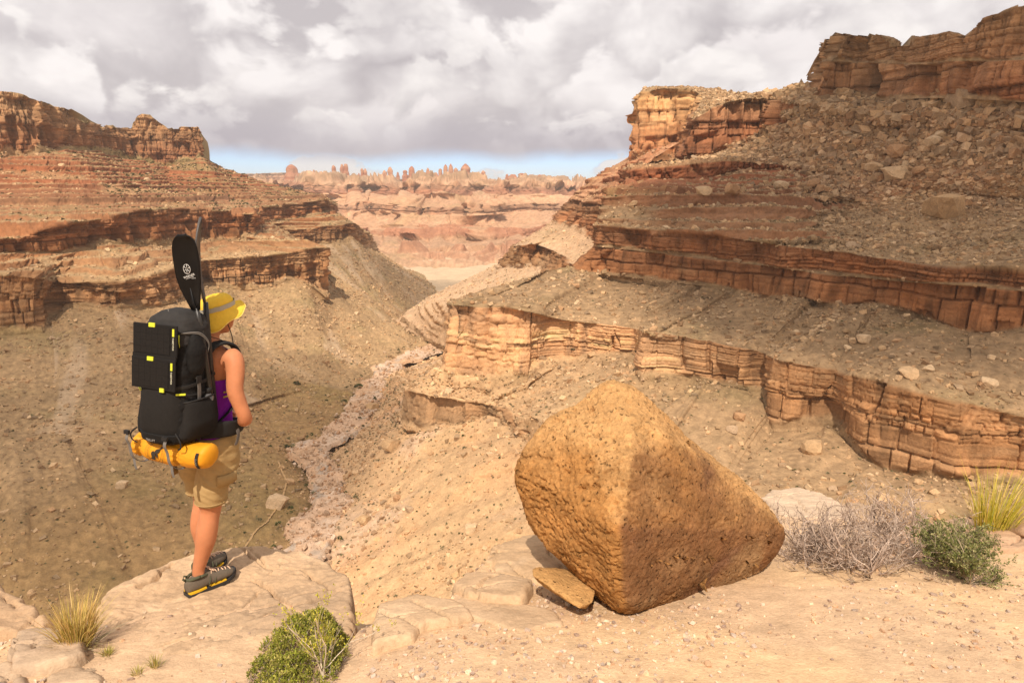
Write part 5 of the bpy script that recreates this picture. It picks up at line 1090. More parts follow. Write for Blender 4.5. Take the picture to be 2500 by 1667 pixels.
zb_ = np.linspace(.94, 1.005, 12); ab, bb = prof_pack(zb_); V, F = ringloft([(0, PY, q) for q in zb_], (1, 0, 0), (0, 1, 0), ab + .004, bb + .018, 60, 3.2); part('bottom_panel', (V, F), blk, pack)
for s in (1, -1):
    zp = np.linspace(.945, 1.165, 26); bul = np.interp(zp, [.945, .98, 1.05, 1.12, 1.165], [.014, .036, .046, .038, .028]); ap, bp2 = prof_pack(zp)
    V, F = ringloft([(s * (ap_ - .012), PY + .012, q) for ap_, q in zip(ap, zp)], (1, 0, 0), (0, 1, 0), bul + .012, np.interp(zp, [.945, .99, 1.165], [.08, .112, .090]), 40, 2.6)
    sp2 = part('side_pocket', (V, F), blk2, pack)
    a = np.linspace(0, 2 * np.pi, 40); part('pocket_rim', tube(np.stack([s * (.140 + .040 * np.cos(a)), PY + .012 + .091 * np.sin(a), 1.166 + .006 * np.cos(a)], -1), .005, 8), webd, sp2)
# roll of drybag fabric and side folds above the side pocket
for s in (1, -1):
    part('side_wing', tube([(s * .146, PY - .03, 1.50), (s * .152, PY - .025, 1.42), (s * .150, PY - .018, 1.33), (s * .146, PY - .012, 1.27)], [.012, .036, .032, .008], 14, 1.5, (1, 0, 0), dense=20), blk, pack)
    st = part('side_strap', tube([(s * .158, PY - .02, 1.29), (s * .164, PY - .012, 1.24), (s * .160, PY - .005, 1.17)], .011, 8, 0.22, (0, 1, 0), ex=4, dense=12), web, pack, smooth=False)
    part('buckle', boxm((s * .168, PY - .018, 1.272), (.004, .014, .019)), webd, st, smooth=False, bevel=.002)
    part('compression_strap', tube([(s * .115, PY - .112, 1.245), (s * .150, PY - .06, 1.245), (s * .160, PY + .03, 1.255), (s * .140, PY + .11, 1.27)], .009, 8, 0.22, (0, 0, 1), ex=4, dense=18), webd, pack, smooth=False)
    part('compression_strap', tube([(s * .12, PY - .105, 1.205), (s * .155, PY - .03, 1.195), (s * .150, PY + .08, 1.19)], .006, 8, 0.3, (0, 0, 1), dense=18), webd, pack)
    part('yellow_tab', boxm((s * .138, PY - .098, 1.213), (.022, .004, .004), rz(s * 32)), yel, pack, smooth=False)
    part('yellow_tab', tube([(s * .126, PY - .105, 1.505), (s * .130, PY - .108, 1.48), (s * .133, PY - .105, 1.445)], [.007, .005, .002], 6, 0.5), yel, pack)
part('lid_cord', tube([(-.02, PY - .04, 1.609), (.04, PY - .075, 1.57), (.09, PY - .098, 1.51)], .0022, 6, dense=14), web, lid)
for dz in (0, .008): part('bungee_cord', tube([(.125, PY - .09, 1.51), (.165, PY - .02, 1.505 - dz), (.176, PY + .03, 1.45 - dz), (.165, PY + .035, 1.395)], .0024, 6, dense=20), web, pack)
for s in (1, -1):
    sx_ = .095 if s == 1 else -.165
    part('sack_strap', tube([(sx_, PY - .140, 1.0), (sx_, PY - .152, .965), (sx_, PY - .135, .925), (sx_, PY - .112, .85), (sx_, PY - .04, .808), (sx_, PY + .04, .86), (sx_, PY + .06, .94)], .010, 8, 0.2, (1, 0, 0), ex=4, dense=40), web, pack, smooth=False)
    part('strap_tail', tube([(sx_, PY - .110, .85), (sx_ + .005, PY - .110, .81), (sx_ + .007, PY - .105, .785)], .009, 8, 0.15, (1, 0, 0), ex=4, dense=10), web, pack, smooth=False)
    b = part('buckle', boxm((sx_, PY - .150, 1.0), (.017, .006, .010)), webd, pack, smooth=False, bevel=.002)
    part('side_loop', tube([(s * .13, PY - .12, 1.02), (s * .165, PY - .125, .99), (s * .168, PY - .12, .955), (s * .14, PY - .11, .935)], .0045, 6, 0.5, dense=16), webd, pack)
    part('shoulder_strap', tube([(s * .085, -.118, 1.30), (s * .090, -.085, 1.385), (s * .098, -.02, 1.408), (s * .104, .06, 1.375), (s * .106, .105, 1.29), (s * .115, .115, 1.18), (s * .135, .06, 1.07), (s * .140, -.08, .99)], [.022, .028, .030, .030, .028, .022, .014, .012], 12, 0.32, (1, 0, 0), ex=3, dense=44), webd, pack)
    part('load_lifter', tube([(s * .088, -.130, 1.47), (s * .094, -.07, 1.445), (s * .100, -.01, 1.418)], .006, 6, 0.3, (1, 0, 0), dense=8), webd, pack)
    part('hip_belt', tube([(s * .10, -.135, .965), (s * .165, -.075, .965), (s * .190, .0, .955), (s * .165, .085, .945), (s * .10, .135, .935), (s * .02, .150, .93)], [.04, .045, .042, .034, .022, .014], 14, 0.28, (0, 0, 1), ex=3, dense=40), webd, pack)
    part('belt_webbing', tube([(s * .192, -.01, .985), (s * .200, .015, .93), (s * .195, .02, .885), (s * .188, .012, .855)], .012, 8, 0.18, (0, 1, 0), ex=4, dense=16), web, pack, smooth=False)
    part('strap_stripe', tube([(s * .150, -.045, 1.13), (s * .151, .0, 1.125), (s * .146, .03, 1.12)], .005, 6, 0.4, dense=8), plain('mustard_webbing', (.42, .30, .06), 0.8, 0.2), pack)
    part('strap_stripe', tube([(s * .151, -.045, 1.155), (s * .152, .0, 1.15), (s * .147, .03, 1.145)], .005, 6, 0.4, dense=8), bpy.data.materials['mustard_webbing'], pack)
def text_mesh(txt, size, ext=0.0008, align='CENTER'):
    cu = bpy.data.curves.new('t', 'FONT'); cu.body = txt; cu.size = size; cu.extrude = ext; cu.align_x = align; cu.align_y = 'CENTER'; cu.resolution_u = 3
    o = bpy.data.objects.new('t', cu); COL.objects.link(o); dg = bpy.context.evaluated_depsgraph_get(); m = bpy.data.meshes.new_from_object(o.evaluated_get(dg)); bpy.data.objects.remove(o)
    V = np.empty(len(m.vertices) * 3); m.vertices.foreach_get('co', V); V = V.reshape(-1, 3); m.calc_loop_triangles(); F = np.empty(len(m.loop_triangles) * 3, np.int32); m.loop_triangles.foreach_get('vertices', F); bpy.data.meshes.remove(m)
    return V, F.reshape(-1, 3)
def pack_face(x, z, out=0.0):
    a, b = prof_pack(np.asarray(z, float)); a, b = a + .004, b + .018; k = np.clip(1 - np.abs(x / a) ** 3.2, 0, 1) ** (1 / 3.2); return np.stack([x, PY - b * k - out, z], -1)
grey_t = plain('grey_print', (.28, .26, .24), 0.7, 0.3)
tv, tf = text_mesh('TRILLIFT', .017); part('printed_name', (pack_face(tv[:, 0] - .02, tv[:, 1] * 1.0 + .972, .003 + tv[:, 2]), tf), grey_t, pack, smooth=False)
# ---- folding solar panel on the pack
sol_f = plain('panel_fabric', (.014, .0125, .0115), 0.85, 0.15, 0.2, 60.0); sol_c = plain('solar_cells', (.008, .0075, .0075), 0.5, 0.2, 0.15, 20.0); sol_t = plain('panel_print', (.62, .60, .45), 0.6, 0.3)
solar = bpy.data.objects.new('solar_panel', None); COL.objects.link(solar); solar.matrix_world = PSH; tag(solar, 'folding two leaf black solar panel strapped to the back of the backpack', 'solar panel')
for k, (zc, hh2, yo) in enumerate(((1.475, .078, PY - .124), (1.312, .078, PY - .132))):
    x0, x1 = -.150, .140; xc, hw = (x0 + x1) / 2, (x1 - x0) / 2
    leaf = part('leaf', boxm((xc, yo, zc), (hw, .005, hh2)), sol_f, solar, smooth=False, bevel=.004)
    for i in range(6):
        for j in range(4):
            cw, ch = (hw * 1.62) / 6, (hh2 * 1.66) / 4; cx = xc - hw * .90 + cw * (i + .5); cz = zc - hh2 * .83 + ch * (j + .5)
            part('solar_cell', boxm((cx, yo - .0062, cz), (cw / 2 - .0003, .0014, ch / 2 - .0003)), sol_c, leaf, smooth=False)
    part('tab', boxm((xc - .015, yo - .0065, zc + hh2 - .004), (.020, .0020, .010)), yel, leaf, smooth=False)
    V, F = text_mesh('GOALZERO', .0115); V = V[:, [1, 2, 0]] * np.array([-1, -1, 1]); part('print', (V + np.array([xc + hw * .86, yo - .0065, zc - .01]), F), sol_t, leaf, smooth=False)
    part('stripe', boxm((xc + hw * .86, yo - .0062, zc + .045), (.006, .0012, .018)), yel, leaf, smooth=False)
part('tab', boxm((.06, PY - .140, 1.237), (.014, .002, .010)), yel, solar, smooth=False); part('hinge', boxm((-.005, PY - .128, 1.394), (.143, .004, .012)), sol_f, solar, smooth=False)
# ---- yellow stuff sack slung below the pack
sackm = plain('yellow_ripstop', (.68, .285, .009), 0.6, 0.35, 0.10, 25.0, 0.5, 0.004); ink = plain('black_print', (.03, .025, .02), 0.7, 0.3)
SC = (PY - .030, .884)
xs_ = np.linspace(-.262, .250, 90); pinch = 1 - .22 * np.exp(-(np.minimum(np.abs(xs_ + .195), np.abs(xs_ - .065)) / .020) ** 2); rs = .060 * pinch * np.clip(1 - np.clip((np.abs(xs_ + .006) - .218) / .040, 0, 1) ** 2.6, 0.0, 1) ** .5 + .003
def sack_r(x): return np.interp(x, xs_, rs)
V, F = ringloft(np.stack([xs_, SC[0] + 0 * xs_, SC[1] - .012 * np.cos(xs_ * 9)], -1), (0, 1, 0), (0, 0, 1), rs, rs * 1.0, 64, 2.0)
an = np.arctan2(V[:, 2] - SC[1], V[:, 1] - SC[0]); wr = .0045 * vn(an * 7, V[:, 0] * 14, 0, 91) * np.exp(-(np.minimum(np.abs(V[:, 0] + .195), np.abs(V[:, 0] - .065)) / .06) ** 2) + .002 * fbm(an * 4, V[:, 0] * 30, 0, 3, 92)
nr = np.stack([0 * an, np.cos(an), np.sin(an)], -1); sack = part('stuff_sack', (V + nr * wr[:, None], F), sackm, None); sack.matrix_world = PMAT @ Matrix.Translation((.045, 0, .005))
tag(sack, 'yellow roll shaped stuff sack with round black logo strapped under the backpack', 'stuff sack')
def on_sack(u, v, out=.003):
    """u along the sack, v around it (0 = facing away from the hiker)"""
    a = np.pi - v / .066 * -1.0; r = sack_r(u) + out + .003; return np.stack([u, SC[0] + r * np.cos(a), SC[1] - .012 * np.cos(u * 9) + r * np.sin(a) * -1.0], -1)
LX, LV = -.062, .012
def ring2(r0, r1, n=60):
    a = np.linspace(0, 2 * np.pi, n, endpoint=False); U = np.concatenate([LX + r0 * np.cos(a), LX + r1 * np.cos(a)]); W = np.concatenate([LV + r0 * np.sin(a), LV + r1 * np.sin(a)]); F = []
    for j in range(n): j2 = (j + 1) % n; F += [(j, n + j, n + j2), (j, n + j2, j2)]
    return on_sack(U, W, .0055), np.array(F)
part('logo_ring', ring2(.0475, .0495), ink, sack); part('logo_ring', ring2(.064, .0655), ink, sack)
for word, a0, sgn in (('ALPACKA', 90, 1), ('RAFT LLC', 270, -1)):
    for i, ch in enumerate(word):
        if ch == ' ': continue
        V, F = text_mesh(ch, .017); th = R_(a0) - sgn * (i - (len(word) - 1) / 2) * .30; rr_ = .057
        ro = th - sgn * np.pi / 2; U = LX + rr_ * math.cos(th) + V[:, 0] * math.cos(ro) - V[:, 1] * math.sin(ro); W = LV + rr_ * math.sin(th) + V[:, 0] * math.sin(ro) + V[:, 1] * math.cos(ro)
        part('logo_letter', (on_sack(U, W, .0032), F), ink, sack, smooth=False)
def blob(cx, cy, rx, ry, rot=0.0, n=26, k=0.0):
    a = np.linspace(0, 2 * np.pi, n, endpoint=False); x = rx * np.cos(a) * (1 + k * np.sin(3 * a)); y = ry * np.sin(a); c, s = math.cos(R_(rot)), math.sin(R_(rot))
    U = np.r_[LX + cx, LX + cx + x * c - y * s]; W = np.r_[LV + cy, LV + cy + x * s + y * c]; return on_sack(U, W, .0034), np.array([(0, 1 + j, 1 + (j + 1) % n) for j in range(n)])
part('logo_figure', joinm([blob(-.010, -.012, .014, .019, 0, k=.12), blob(.014, .010, .017, .010, 25), blob(.027, .022, .010, .004, 50), blob(.015, -.012, .006, .013, 10), blob(-.012, -.033, .016, .007, 0), blob(.032, .030, .005, .005)]), ink, sack)
V, F = text_mesh('RAFTS', .013, .0004); part('end_label', (on_sack(.214 - V[:, 1], V[:, 0] * 1.0 - .01, .0036 + 0 * V[:, 2]), F), plain('label_print', (.6, .55, .45), 0.7), sack, smooth=False)
gu, gvv = np.meshgrid(np.linspace(.205, .223, 4), np.linspace(-.055, .035, 24)); gf = gridfaces(4, 24); part('end_label_tape', (on_sack(gu.ravel(), gvv.ravel(), .0022), np.vstack([gf[:, [0, 1, 2]], gf[:, [0, 2, 3]]])), webd, sack)
# ---- bottle in the side pocket
clear = plain('smoky_bottle', (.10, .095, .09), 0.12, 0.6); bot = [(.0, .001), (.0, .026), (.13, .031), (.175, .030), (.190, .018), (.197, .018)]
V, F = ringloft([(.166, PY + .055, .99 + z) for z, r in bot], (1, 0, 0), (0, 1, 0), [r for z, r in bot], [r for z, r in bot], 24); bo = part('water_bottle', (V, F), clear, None); tag(bo, 'smoky drinking bottle with black cap in the backpack side pocket', 'bottle')
V, F = ringloft([(.166, PY + .055, 1.182 + z) for z in (0, .002, .028, .030)], (1, 0, 0), (0, 1, 0), [.015, .021, .021, .017], [.015, .021, .021, .017], 24); part('cap', (V, F), webd, bo)
# ---- two half paddles standing in the side pocket
carb = plain('black_carbon', (.005, .0045, .0045), 0.5, 0.2, 0.3, 8.0); carb2 = plain('scuffed_carbon', (.075, .065, .058), 0.45, 0.45, 0.45, 14.0); shaft_m = plain('paddle_shaft', (.028, .025, .022), 0.4, 0.45, 0.3, 10.0); prt = plain('white_print', (.62, .60, .56), 0.6, 0.3)
def blade(rows, thick, mat, name, parent):
    """rows of (left point, right point, bow) across a spoon shaped blade"""
    n = 15; V = []
    for (l, r_, bow, nrm) in rows:
        w = np.linspace(0, 1, n)[:, None]; V.append(np.array(l) * (1 - w) + np.array(r_) * w + np.array(nrm) * (bow * (1 - (2 * w - 1) ** 2)))
    m = len(rows); V = np.vstack(V); gf = gridfaces(n, m); o = part(name, (V, np.vstack([gf[:, [0, 1, 2]], gf[:, [0, 2, 3]]])), mat, parent, ln=False)
    q = o.modifiers.new('thick', 'SOLIDIFY'); q.thickness = thick; q.offset = 0; return o, V.reshape(m, n, 3)
pad1 = bpy.data.objects.new('paddle_half', None); COL.objects.link(pad1); tag(pad1, 'black paddle half with a wide blade and white wheel logo, in the pack side pocket', 'paddle')
pad2 = bpy.data.objects.new('paddle_half', None); COL.objects.link(pad2); tag(pad2, 'scuffed paddle half seen edge on with a yellow sticker, beside the black blade', 'paddle')
D1, D2 = 3.29, 3.36
part('shaft', tube([P(520, 1015, D1 + .03), P(508, 920, D1 + .01), P(488, 790, D1), P(480, 752, D1 - .005)], [.0135, .0135, .0135, .010], 14), shaft_m, pad1, ln=False)
OUT1 = [(469,757,488,757),(459,741,488,738),(449,722,489,716),(438,700,490,695),(430,676,489,671),(425,650,487.5,645),(421,624,484,622),(419.6,603,480,603),(421,590,474,588),(426,580,464,578),(434,573,452,572)]
vdir = -np.array([ray(455, 660)[0], ray(455, 660)[1], ray(455, 660)[2]]); vdir /= np.linalg.norm(vdir)
rows1 = [(P(a, b, D1 + .015 - .06 * i / 10), P(c, d, D1 - .02 - .05 * i / 10), -.012 if i > 0 else 0, vdir) for i, (a, b, c, d) in enumerate(OUT1)]
bl1, BV = blade(rows1, .006, carb, 'blade', pad1)
part('blade_rib', tube([BV[0, 7] + vdir * .004, BV[1, 7] + vdir * .004, BV[3, 7] - vdir * .001], [.011, .009, .003], 8), carb, bl1, ln=False)
# wheel logo and name on the blade
lc = P(456, 657, D1 - .045) + vdir * .010; lu = P(470, 655, D1 - .047) - P(456, 657, D1 - .045); lu /= np.linalg.norm(lu); lw = np.cross(vdir, lu); lw /= np.linalg.norm(lw)
def on_blade(U, W): return lc + np.outer(U, lu) + np.outer(W, lw)
a = np.linspace(0, 2 * np.pi, 41); part('logo_wheel', joinm([tube(on_blade(.0165 * np.cos(a), .0225 * np.sin(a)), .0011, 5)] + [tube(on_blade(np.array([.003, .016]) * math.cos(t), np.array([.003, .022]) * math.sin(t)), .0012, 5) for t in np.linspace(.3, .3 + 2 * np.pi, 6, endpoint=False)]), prt, bl1, ln=False)
V, F = text_mesh('WERNER', .0145, .0003); c8, s8 = math.cos(.18), math.sin(.18); U = V[:, 0] * c8 - V[:, 1] * s8 + .004; W = V[:, 0] * s8 + V[:, 1] * c8 - .034; part('logo_name', (on_blade(U, W) + np.outer(V[:, 2], vdir), F), prt, bl1, smooth=False, ln=False)
part('logo_line', tube(on_blade(np.array([-.016, .026]), np.array([-.047, -.039])), .0008, 5), prt, bl1, ln=False); V, F = text_mesh('SHUNA', .006, .0003); part('logo_model', (on_blade(V[:, 0] + .024, V[:, 1] - .047) + np.outer(V[:, 2], vdir), F), prt, bl1, smooth=False, ln=False)
part('shaft', tube([P(527, 1015, D2 + .03), P(517, 920, D2 + .01), P(505, 780, D2), P(502, 738, D2)], [.0135, .0135, .0135, .012], 14), shaft_m, pad2, ln=False)
SP2 = [(502,738),(499,724),(493,700),(488,672),(485,645),(483.5,618),(483.5,590),(486,566),(489,548),(492.5,531)]; WD2 = [.012, .035, .06, .078, .085, .086, .082, .068, .045, .008]
vd2 = ray(487, 630); vd2 = vd2 / np.linalg.norm(vd2); rows2 = []
for (x, y), w in zip(SP2, WD2):
    c = P(x, y, D2 - .02); side = P(x + 14, y, D2 - .02) - c; side /= np.linalg.norm(side); wd_ = vd2 + side * .10; wd_ /= np.linalg.norm(wd_); rows2.append((c - wd_ * w, c + wd_ * w, -.010, side))
bl2, BV2 = blade(rows2, .006, carb2, 'blade', pad2)
stk = plain('yellow_sticker', (.75, .55, .02), 0.5, 0.4); sg_ = BV2[5:9, 2:9] + np.array([.0045, -.0035, 0]); gf = gridfaces(7, 4); part('sticker', (sg_.reshape(-1, 3), np.vstack([gf[:, [0, 1, 2]], gf[:, [0, 2, 3]]])), stk, bl2, ln=False)
# ------------------------------------------------------------------ plants on the ledge
def leafy(name, col, var=0.35, rough=0.7):
    m = newmat(name); b = matnodes(m); at = N('ShaderNodeAttribute', attribute_name='Col'); L(at.outputs['Color'], b.inputs['Base Color']); b.inputs['Roughness'].default_value = rough; b.inputs['Specular IOR Level'].default_value = 0.2
    b.inputs['Transmission Weight'].default_value = 0.0
    return m
MLEAF = leafy('leaf', None)
def blades_mesh(name, n, base_r, h, spread, cols, r, seg=6, w=0.0022, droop=0.5, lean_=(0, 0)):
    V, F, C = [], [], []; k = 0
    for i in range(n):
        a = r.random() * 2 * np.pi; b0 = np.array([math.cos(a), math.sin(a), 0]) * base_r * math.sqrt(r.random()); out = np.array([math.cos(a + r.normal(0, .5)), math.sin(a + r.normal(0, .5)), 0])
        hh = h * (0.45 + 0.6 * r.random()); sp = spread * (0.2 + 0.9 * r.random()); dr = droop * r.random() ** 1.5; t = np.linspace(0, 1, seg)
        P_ = b0 + np.outer(t ** 1.4 * sp, out) + np.outer(t * hh - dr * hh * np.maximum(t - .45, 0) ** 2 * 1.6, [0, 0, 1]) + np.outer(t ** 1.5, [lean_[0], lean_[1], 0])
        sd = np.cross(out, [0, 0, 1.0]); sd = sd * math.cos(r.random() * 3) + out * .4; sd /= np.linalg.norm(sd) + 1e-9; ww = w * (0.6 + .8 * r.random()) * (1 - t ** 2 * .9)
        V.append(np.stack([P_ - sd * ww[:, None], P_ + sd * ww[:, None]], 1).reshape(-1, 3)); c = np.array(cols[r.integers(0, len(cols))]) * (0.75 + .5 * r.random()); C.append(np.repeat(c[None] * 1.0, 2 * seg, 0))
        for j in range(seg - 1): F.append((k + 2 * j, k + 2 * j + 1, k + 2 * j + 3, k + 2 * j + 2))
        k += 2 * seg
    return npmesh(name, np.vstack(V), np.array(F), np.vstack(C), smooth=True)
rpl = np.random.default_rng(41)
def at_ground(x, y):
    p = on_ground(x, y); p[2] = ground_z(p[0], p[1]); return p
STRAW = [(.62, .46, .19), (.55, .40, .15), (.68, .53, .26), (.42, .36, .12), (.50, .44, .14)]
def tuft(name, p, n, br, h, sp, cols, label, w=.0022, droop=.5, lean_=(0, 0), heads=0):
    e = bpy.data.objects.new(name, None); COL.objects.link(e); e.location = p; tag(e, label, 'grass')
    link('blades', blades_mesh('blades', n, br, h, sp, cols, rpl, w=w, droop=droop, lean_=lean_), e, MLEAF)
    if heads: link('seed_stalks', blades_mesh('seed_stalks', heads, br * .6, h * 1.45, sp * 1.1, [(.70, .55, .30), (.64, .48, .22)], rpl, w=w * .45, droop=.75, lean_=lean_), e, MLEAF)
    link('dead_base', blades_mesh('dead_base', n // 2, br * 1.5, h * .34, sp * 1.3, [(.38, .33, .24), (.45, .40, .30), (.33, .30, .13)], rpl, w=w, droop=1.1), e, MLEAF)
    return e
tuft('grass_tuft', at_ground(190, 1585), 520, .055, .27, .11, STRAW, 'dry golden grass tuft at the left beside the slab', .0017, .55, (0.02, 0), 26)
tuft('grass_tuft', at_ground(2420, 1302), 340, .09, .52, .20, [(.42, .40, .07), (.52, .46, .10), (.36, .38, .06), (.60, .50, .15)], 'tall yellow green grass clump at the right ledge edge', .0022, .25, (0.05, 0), 12)
for (x, y, h, n, lab) in [(262,1600,.05,60,'small green weed sprig beside the dry grass tuft'),(380,1630,.07,46,'tiny straw coloured weed on the gravel below the slab'),(335,1645,.05,36,'tiny low weed at the bottom left gravel'),(130,1612,.05,70,'small green weed at the foot of the cracked rock'),(75,1640,.04,40,'low olive weed at the bottom left corner')]:
    tuft('weed', at_ground(x, y), n, .02, h, .03, [(.30, .30, .08), (.40, .36, .12), (.50, .42, .2)], lab, .0014, .6)
def sprigs(cen, dirs, r, leaf, per, cols, length, elong=2.2):
    """leafy sprigs: narrow leaves along short stems, one diamond face each"""
    n = len(cen); t = np.tile(np.arange(per) / per, n)[:, None]; c = np.repeat(cen, per, 0); d = np.repeat(dirs, per, 0); q = c + d * length * t; k = n * per
    nrm = lambda v: v / (np.linalg.norm(v, axis=1, keepdims=True) + 1e-9)
    a = nrm(nrm(r.normal(size=(k, 3))) + d * .9); s = nrm(np.cross(a, r.normal(size=(k, 3)))); l = leaf * (.7 + .6 * r.random((k, 1)))
    V = np.stack([q, q + a * l * .55 + s * l / elong * .5, q + a * l, q + a * l * .55 - s * l / elong * .5], 1).reshape(-1, 3)
    base = np.repeat(np.array(cols)[r.integers(0, len(cols), n)] * (.75 + .5 * r.random((n, 1))), per, 0) * (.8 + .4 * r.random((k, 1)))
    return V, np.arange(4 * k).reshape(-1, 4), np.repeat(base, 4, 0)
# green cushion shrub in front of the slab
cu_poly = np.array([on_ground(x, y)[:2] for x, y in [(590,1690),(640,1590),(690,1530),(750,1505),(815,1505),(852,1540),(850,1600),(815,1650),(780,1710),(680,1740)]]); cc_ = cu_poly.mean(0)
def cushion(n, r, dz=0.0):
    x = r.uniform(cu_poly[:, 0].min(), cu_poly[:, 0].max(), n * 6); y = r.uniform(cu_poly[:, 1].min(), cu_poly[:, 1].max(), n * 6); sd = poly_sd(x, y, cu_poly) + .07 * fbm(x * 8, y * 8, 0, 4, 601); lump = fbm(x * 16, y * 16, 0, 3, 600)
    k = np.flatnonzero((sd > 0) & ((lump > -.12) | (r.random(n * 6) < .16)))[:n]; x, y, sd, lump = x[k], y[k], sd[k], lump[k]
    z = ground_z(x, y) + .012 + .055 * np.minimum(1, sd / .10) ** .6 + .060 * lump - r.random(len(k)) * .03 - dz; d = np.column_stack([r.normal(0, .5, len(k)), r.normal(0, .5, len(k)), np.ones(len(k))])
    return np.column_stack([x, y, z]), d / np.linalg.norm(d, axis=1, keepdims=True)
V, F, C = sprigs(*cushion(3300, rpl), rpl, .012, 7, [(.20, .23, .04), (.26, .27, .06), (.15, .18, .035), (.36, .34, .12), (.30, .29, .08)], .022)
e = bpy.data.objects.new('cushion_shrub', None); COL.objects.link(e); tag(e, 'low bright green cushion shrub in front of the slab at the bottom', 'shrub')
link('foliage', npmesh('foliage', V, F, C, smooth=False), e, MLEAF)
V, F, C = sprigs(*cushion(1900, rpl, .015), rpl, .016, 4, [(.34, .30, .24), (.25, .2, .14), (.42, .38, .32)], .02, 5.0); link('dead_twigs', npmesh('dead_twigs', V, F, C, smooth=False), e, MLEAF)
def grow(p, d, length, rad, depth, r, out, kids=(2, 4), ang=.55, upw=.15, taper=.62, wob=.25, minlen=.03):
    n = 4; pts = [p]; q = p.copy(); dd = d.copy()
    for i in range(n):
        dd = dd + r.normal(0, wob * .5, 3) + np.array([0, 0, upw * .2]); dd /= np.linalg.norm(dd); q = q + dd * length / n; pts.append(q.copy())
    out.append((np.array(pts), np.linspace(rad, rad * taper, n + 1)))
    if depth <= 0 or length < minlen: return
    for k in range(r.integers(kids[0], kids[1] + 1)):
        t = r.integers(1, n + 1); nd = dd + r.normal(0, ang, 3); nd /= np.linalg.norm(nd); grow(pts[t], nd, length * (.55 + .35 * r.random()), rad * taper, depth - 1, r, out, kids, ang, upw, taper, wob, minlen)
def twigs_mesh(name, out, cols, r, n=3):
    """all twigs of one plant, each a thin tapering prism along its 5 points"""
    Pt = np.array([o_[0] for o_ in out]); Rd = np.array([o_[1] for o_ in out]); k, m, _ = Pt.shape
    T = np.gradient(Pt, axis=1); T /= np.linalg.norm(T, axis=2, keepdims=True) + 1e-9; A = np.cross(T, [.31, .17, .93]); A /= np.linalg.norm(A, axis=2, keepdims=True) + 1e-9; B = np.cross(T, A)
    an = np.arange(n) * 2 * np.pi / n; V = Pt[:, :, None] + Rd[:, :, None, None] * (A[:, :, None] * np.cos(an)[:, None] + B[:, :, None] * np.sin(an)[:, None])
    i = np.arange(m - 1)[:, None] * n; j = np.arange(n)[None, :]; jn = (j + 1) % n; F = np.stack([i + j, i + jn, i + n + jn, i + n + j], -1).reshape(-1, 4)
    F = (F[None] + (np.arange(k) * m * n)[:, None, None]).reshape(-1, 4); C = np.repeat(np.array(cols)[r.integers(0, len(cols), k)] * (.75 + .5 * r.random((k, 1))), m * n, 0)
    return npmesh(name, V.reshape(-1, 3), F, C, smooth=True)
# pale twig plant standing in the cushion
out = []; p0 = at_ground(790, 1662)
for k in range(3): grow(p0, np.array([.10 - .12 * k, .25, 1.0]), .17, .0042, 3, rpl, out, (2, 3), .38, .5, .62, .2)
e = bpy.data.objects.new('twig_plant', None); COL.objects.link(e); tag(e, 'thin pale leafless twig plant standing in the green cushion shrub', 'plant')
link('stems', twigs_mesh('stems', out, [(.52, .47, .38), (.46, .40, .30)], rpl), e, MLEAF)
tips = np.array([o_[0][-1] for o_ in out[3:]]); V, F, C = sprigs(tips[rpl.integers(0, len(tips), 260)] + rpl.normal(0, .012, (260, 3)), np.tile([0, 0, 1.0], (260, 1)), rpl, .010, 3, [(.45, .42, .08), (.38, .38, .07)], .012); tag(link('buds', npmesh('buds', V, F, C, smooth=False), e, MLEAF), kind='stuff')
# grey dead shrub right of the boulder
def dead_bush(centres, n, label, cols, L0, depth=3):
    out = []
    for (x, y, k) in centres:
        p = at_ground(x, y)
        for i in range(int(n * k)):
            a = rpl.random() * 2 * np.pi; el = .10 + 1.0 * rpl.random(); d = np.array([math.cos(a) * math.cos(el), math.sin(a) * math.cos(el) * .8, math.sin(el)]); grow(p + np.array([rpl.normal(0, .05), rpl.normal(0, .05), 0]), d, L0 * (.6 + .6 * rpl.random()), .0058, depth, rpl, out, (2, 3), .55, .30, .66, .45, .02)
    e = bpy.data.objects.new('dead_shrub', None); COL.objects.link(e); tag(e, label, 'shrub'); tag(link('branches', twigs_mesh('branches', out, cols, rpl, 3), e, MLEAF), kind='stuff'); return e, out
dead_bush([(1990,1365,1.0),(2080,1385,1.2),(2150,1370,1.0),(2200,1345,.8),(2035,1340,.8),(2150,1300,1.0),(2210,1300,.6),(1965,1345,.7)], 19, 'tangled grey leafless dead shrub right of the big boulder', [(.50, .42, .36), (.40, .33, .28), (.58, .50, .43), (.30, .24, .20)], .185)
dead_bush([(1985,1395,.4),(2120,1412,.5),(2240,1420,.3)], 8, 'low flat litter of broken grey twigs in front of the dead shrub', [(.42, .34, .26), (.33, .27, .2)], .07, 2)
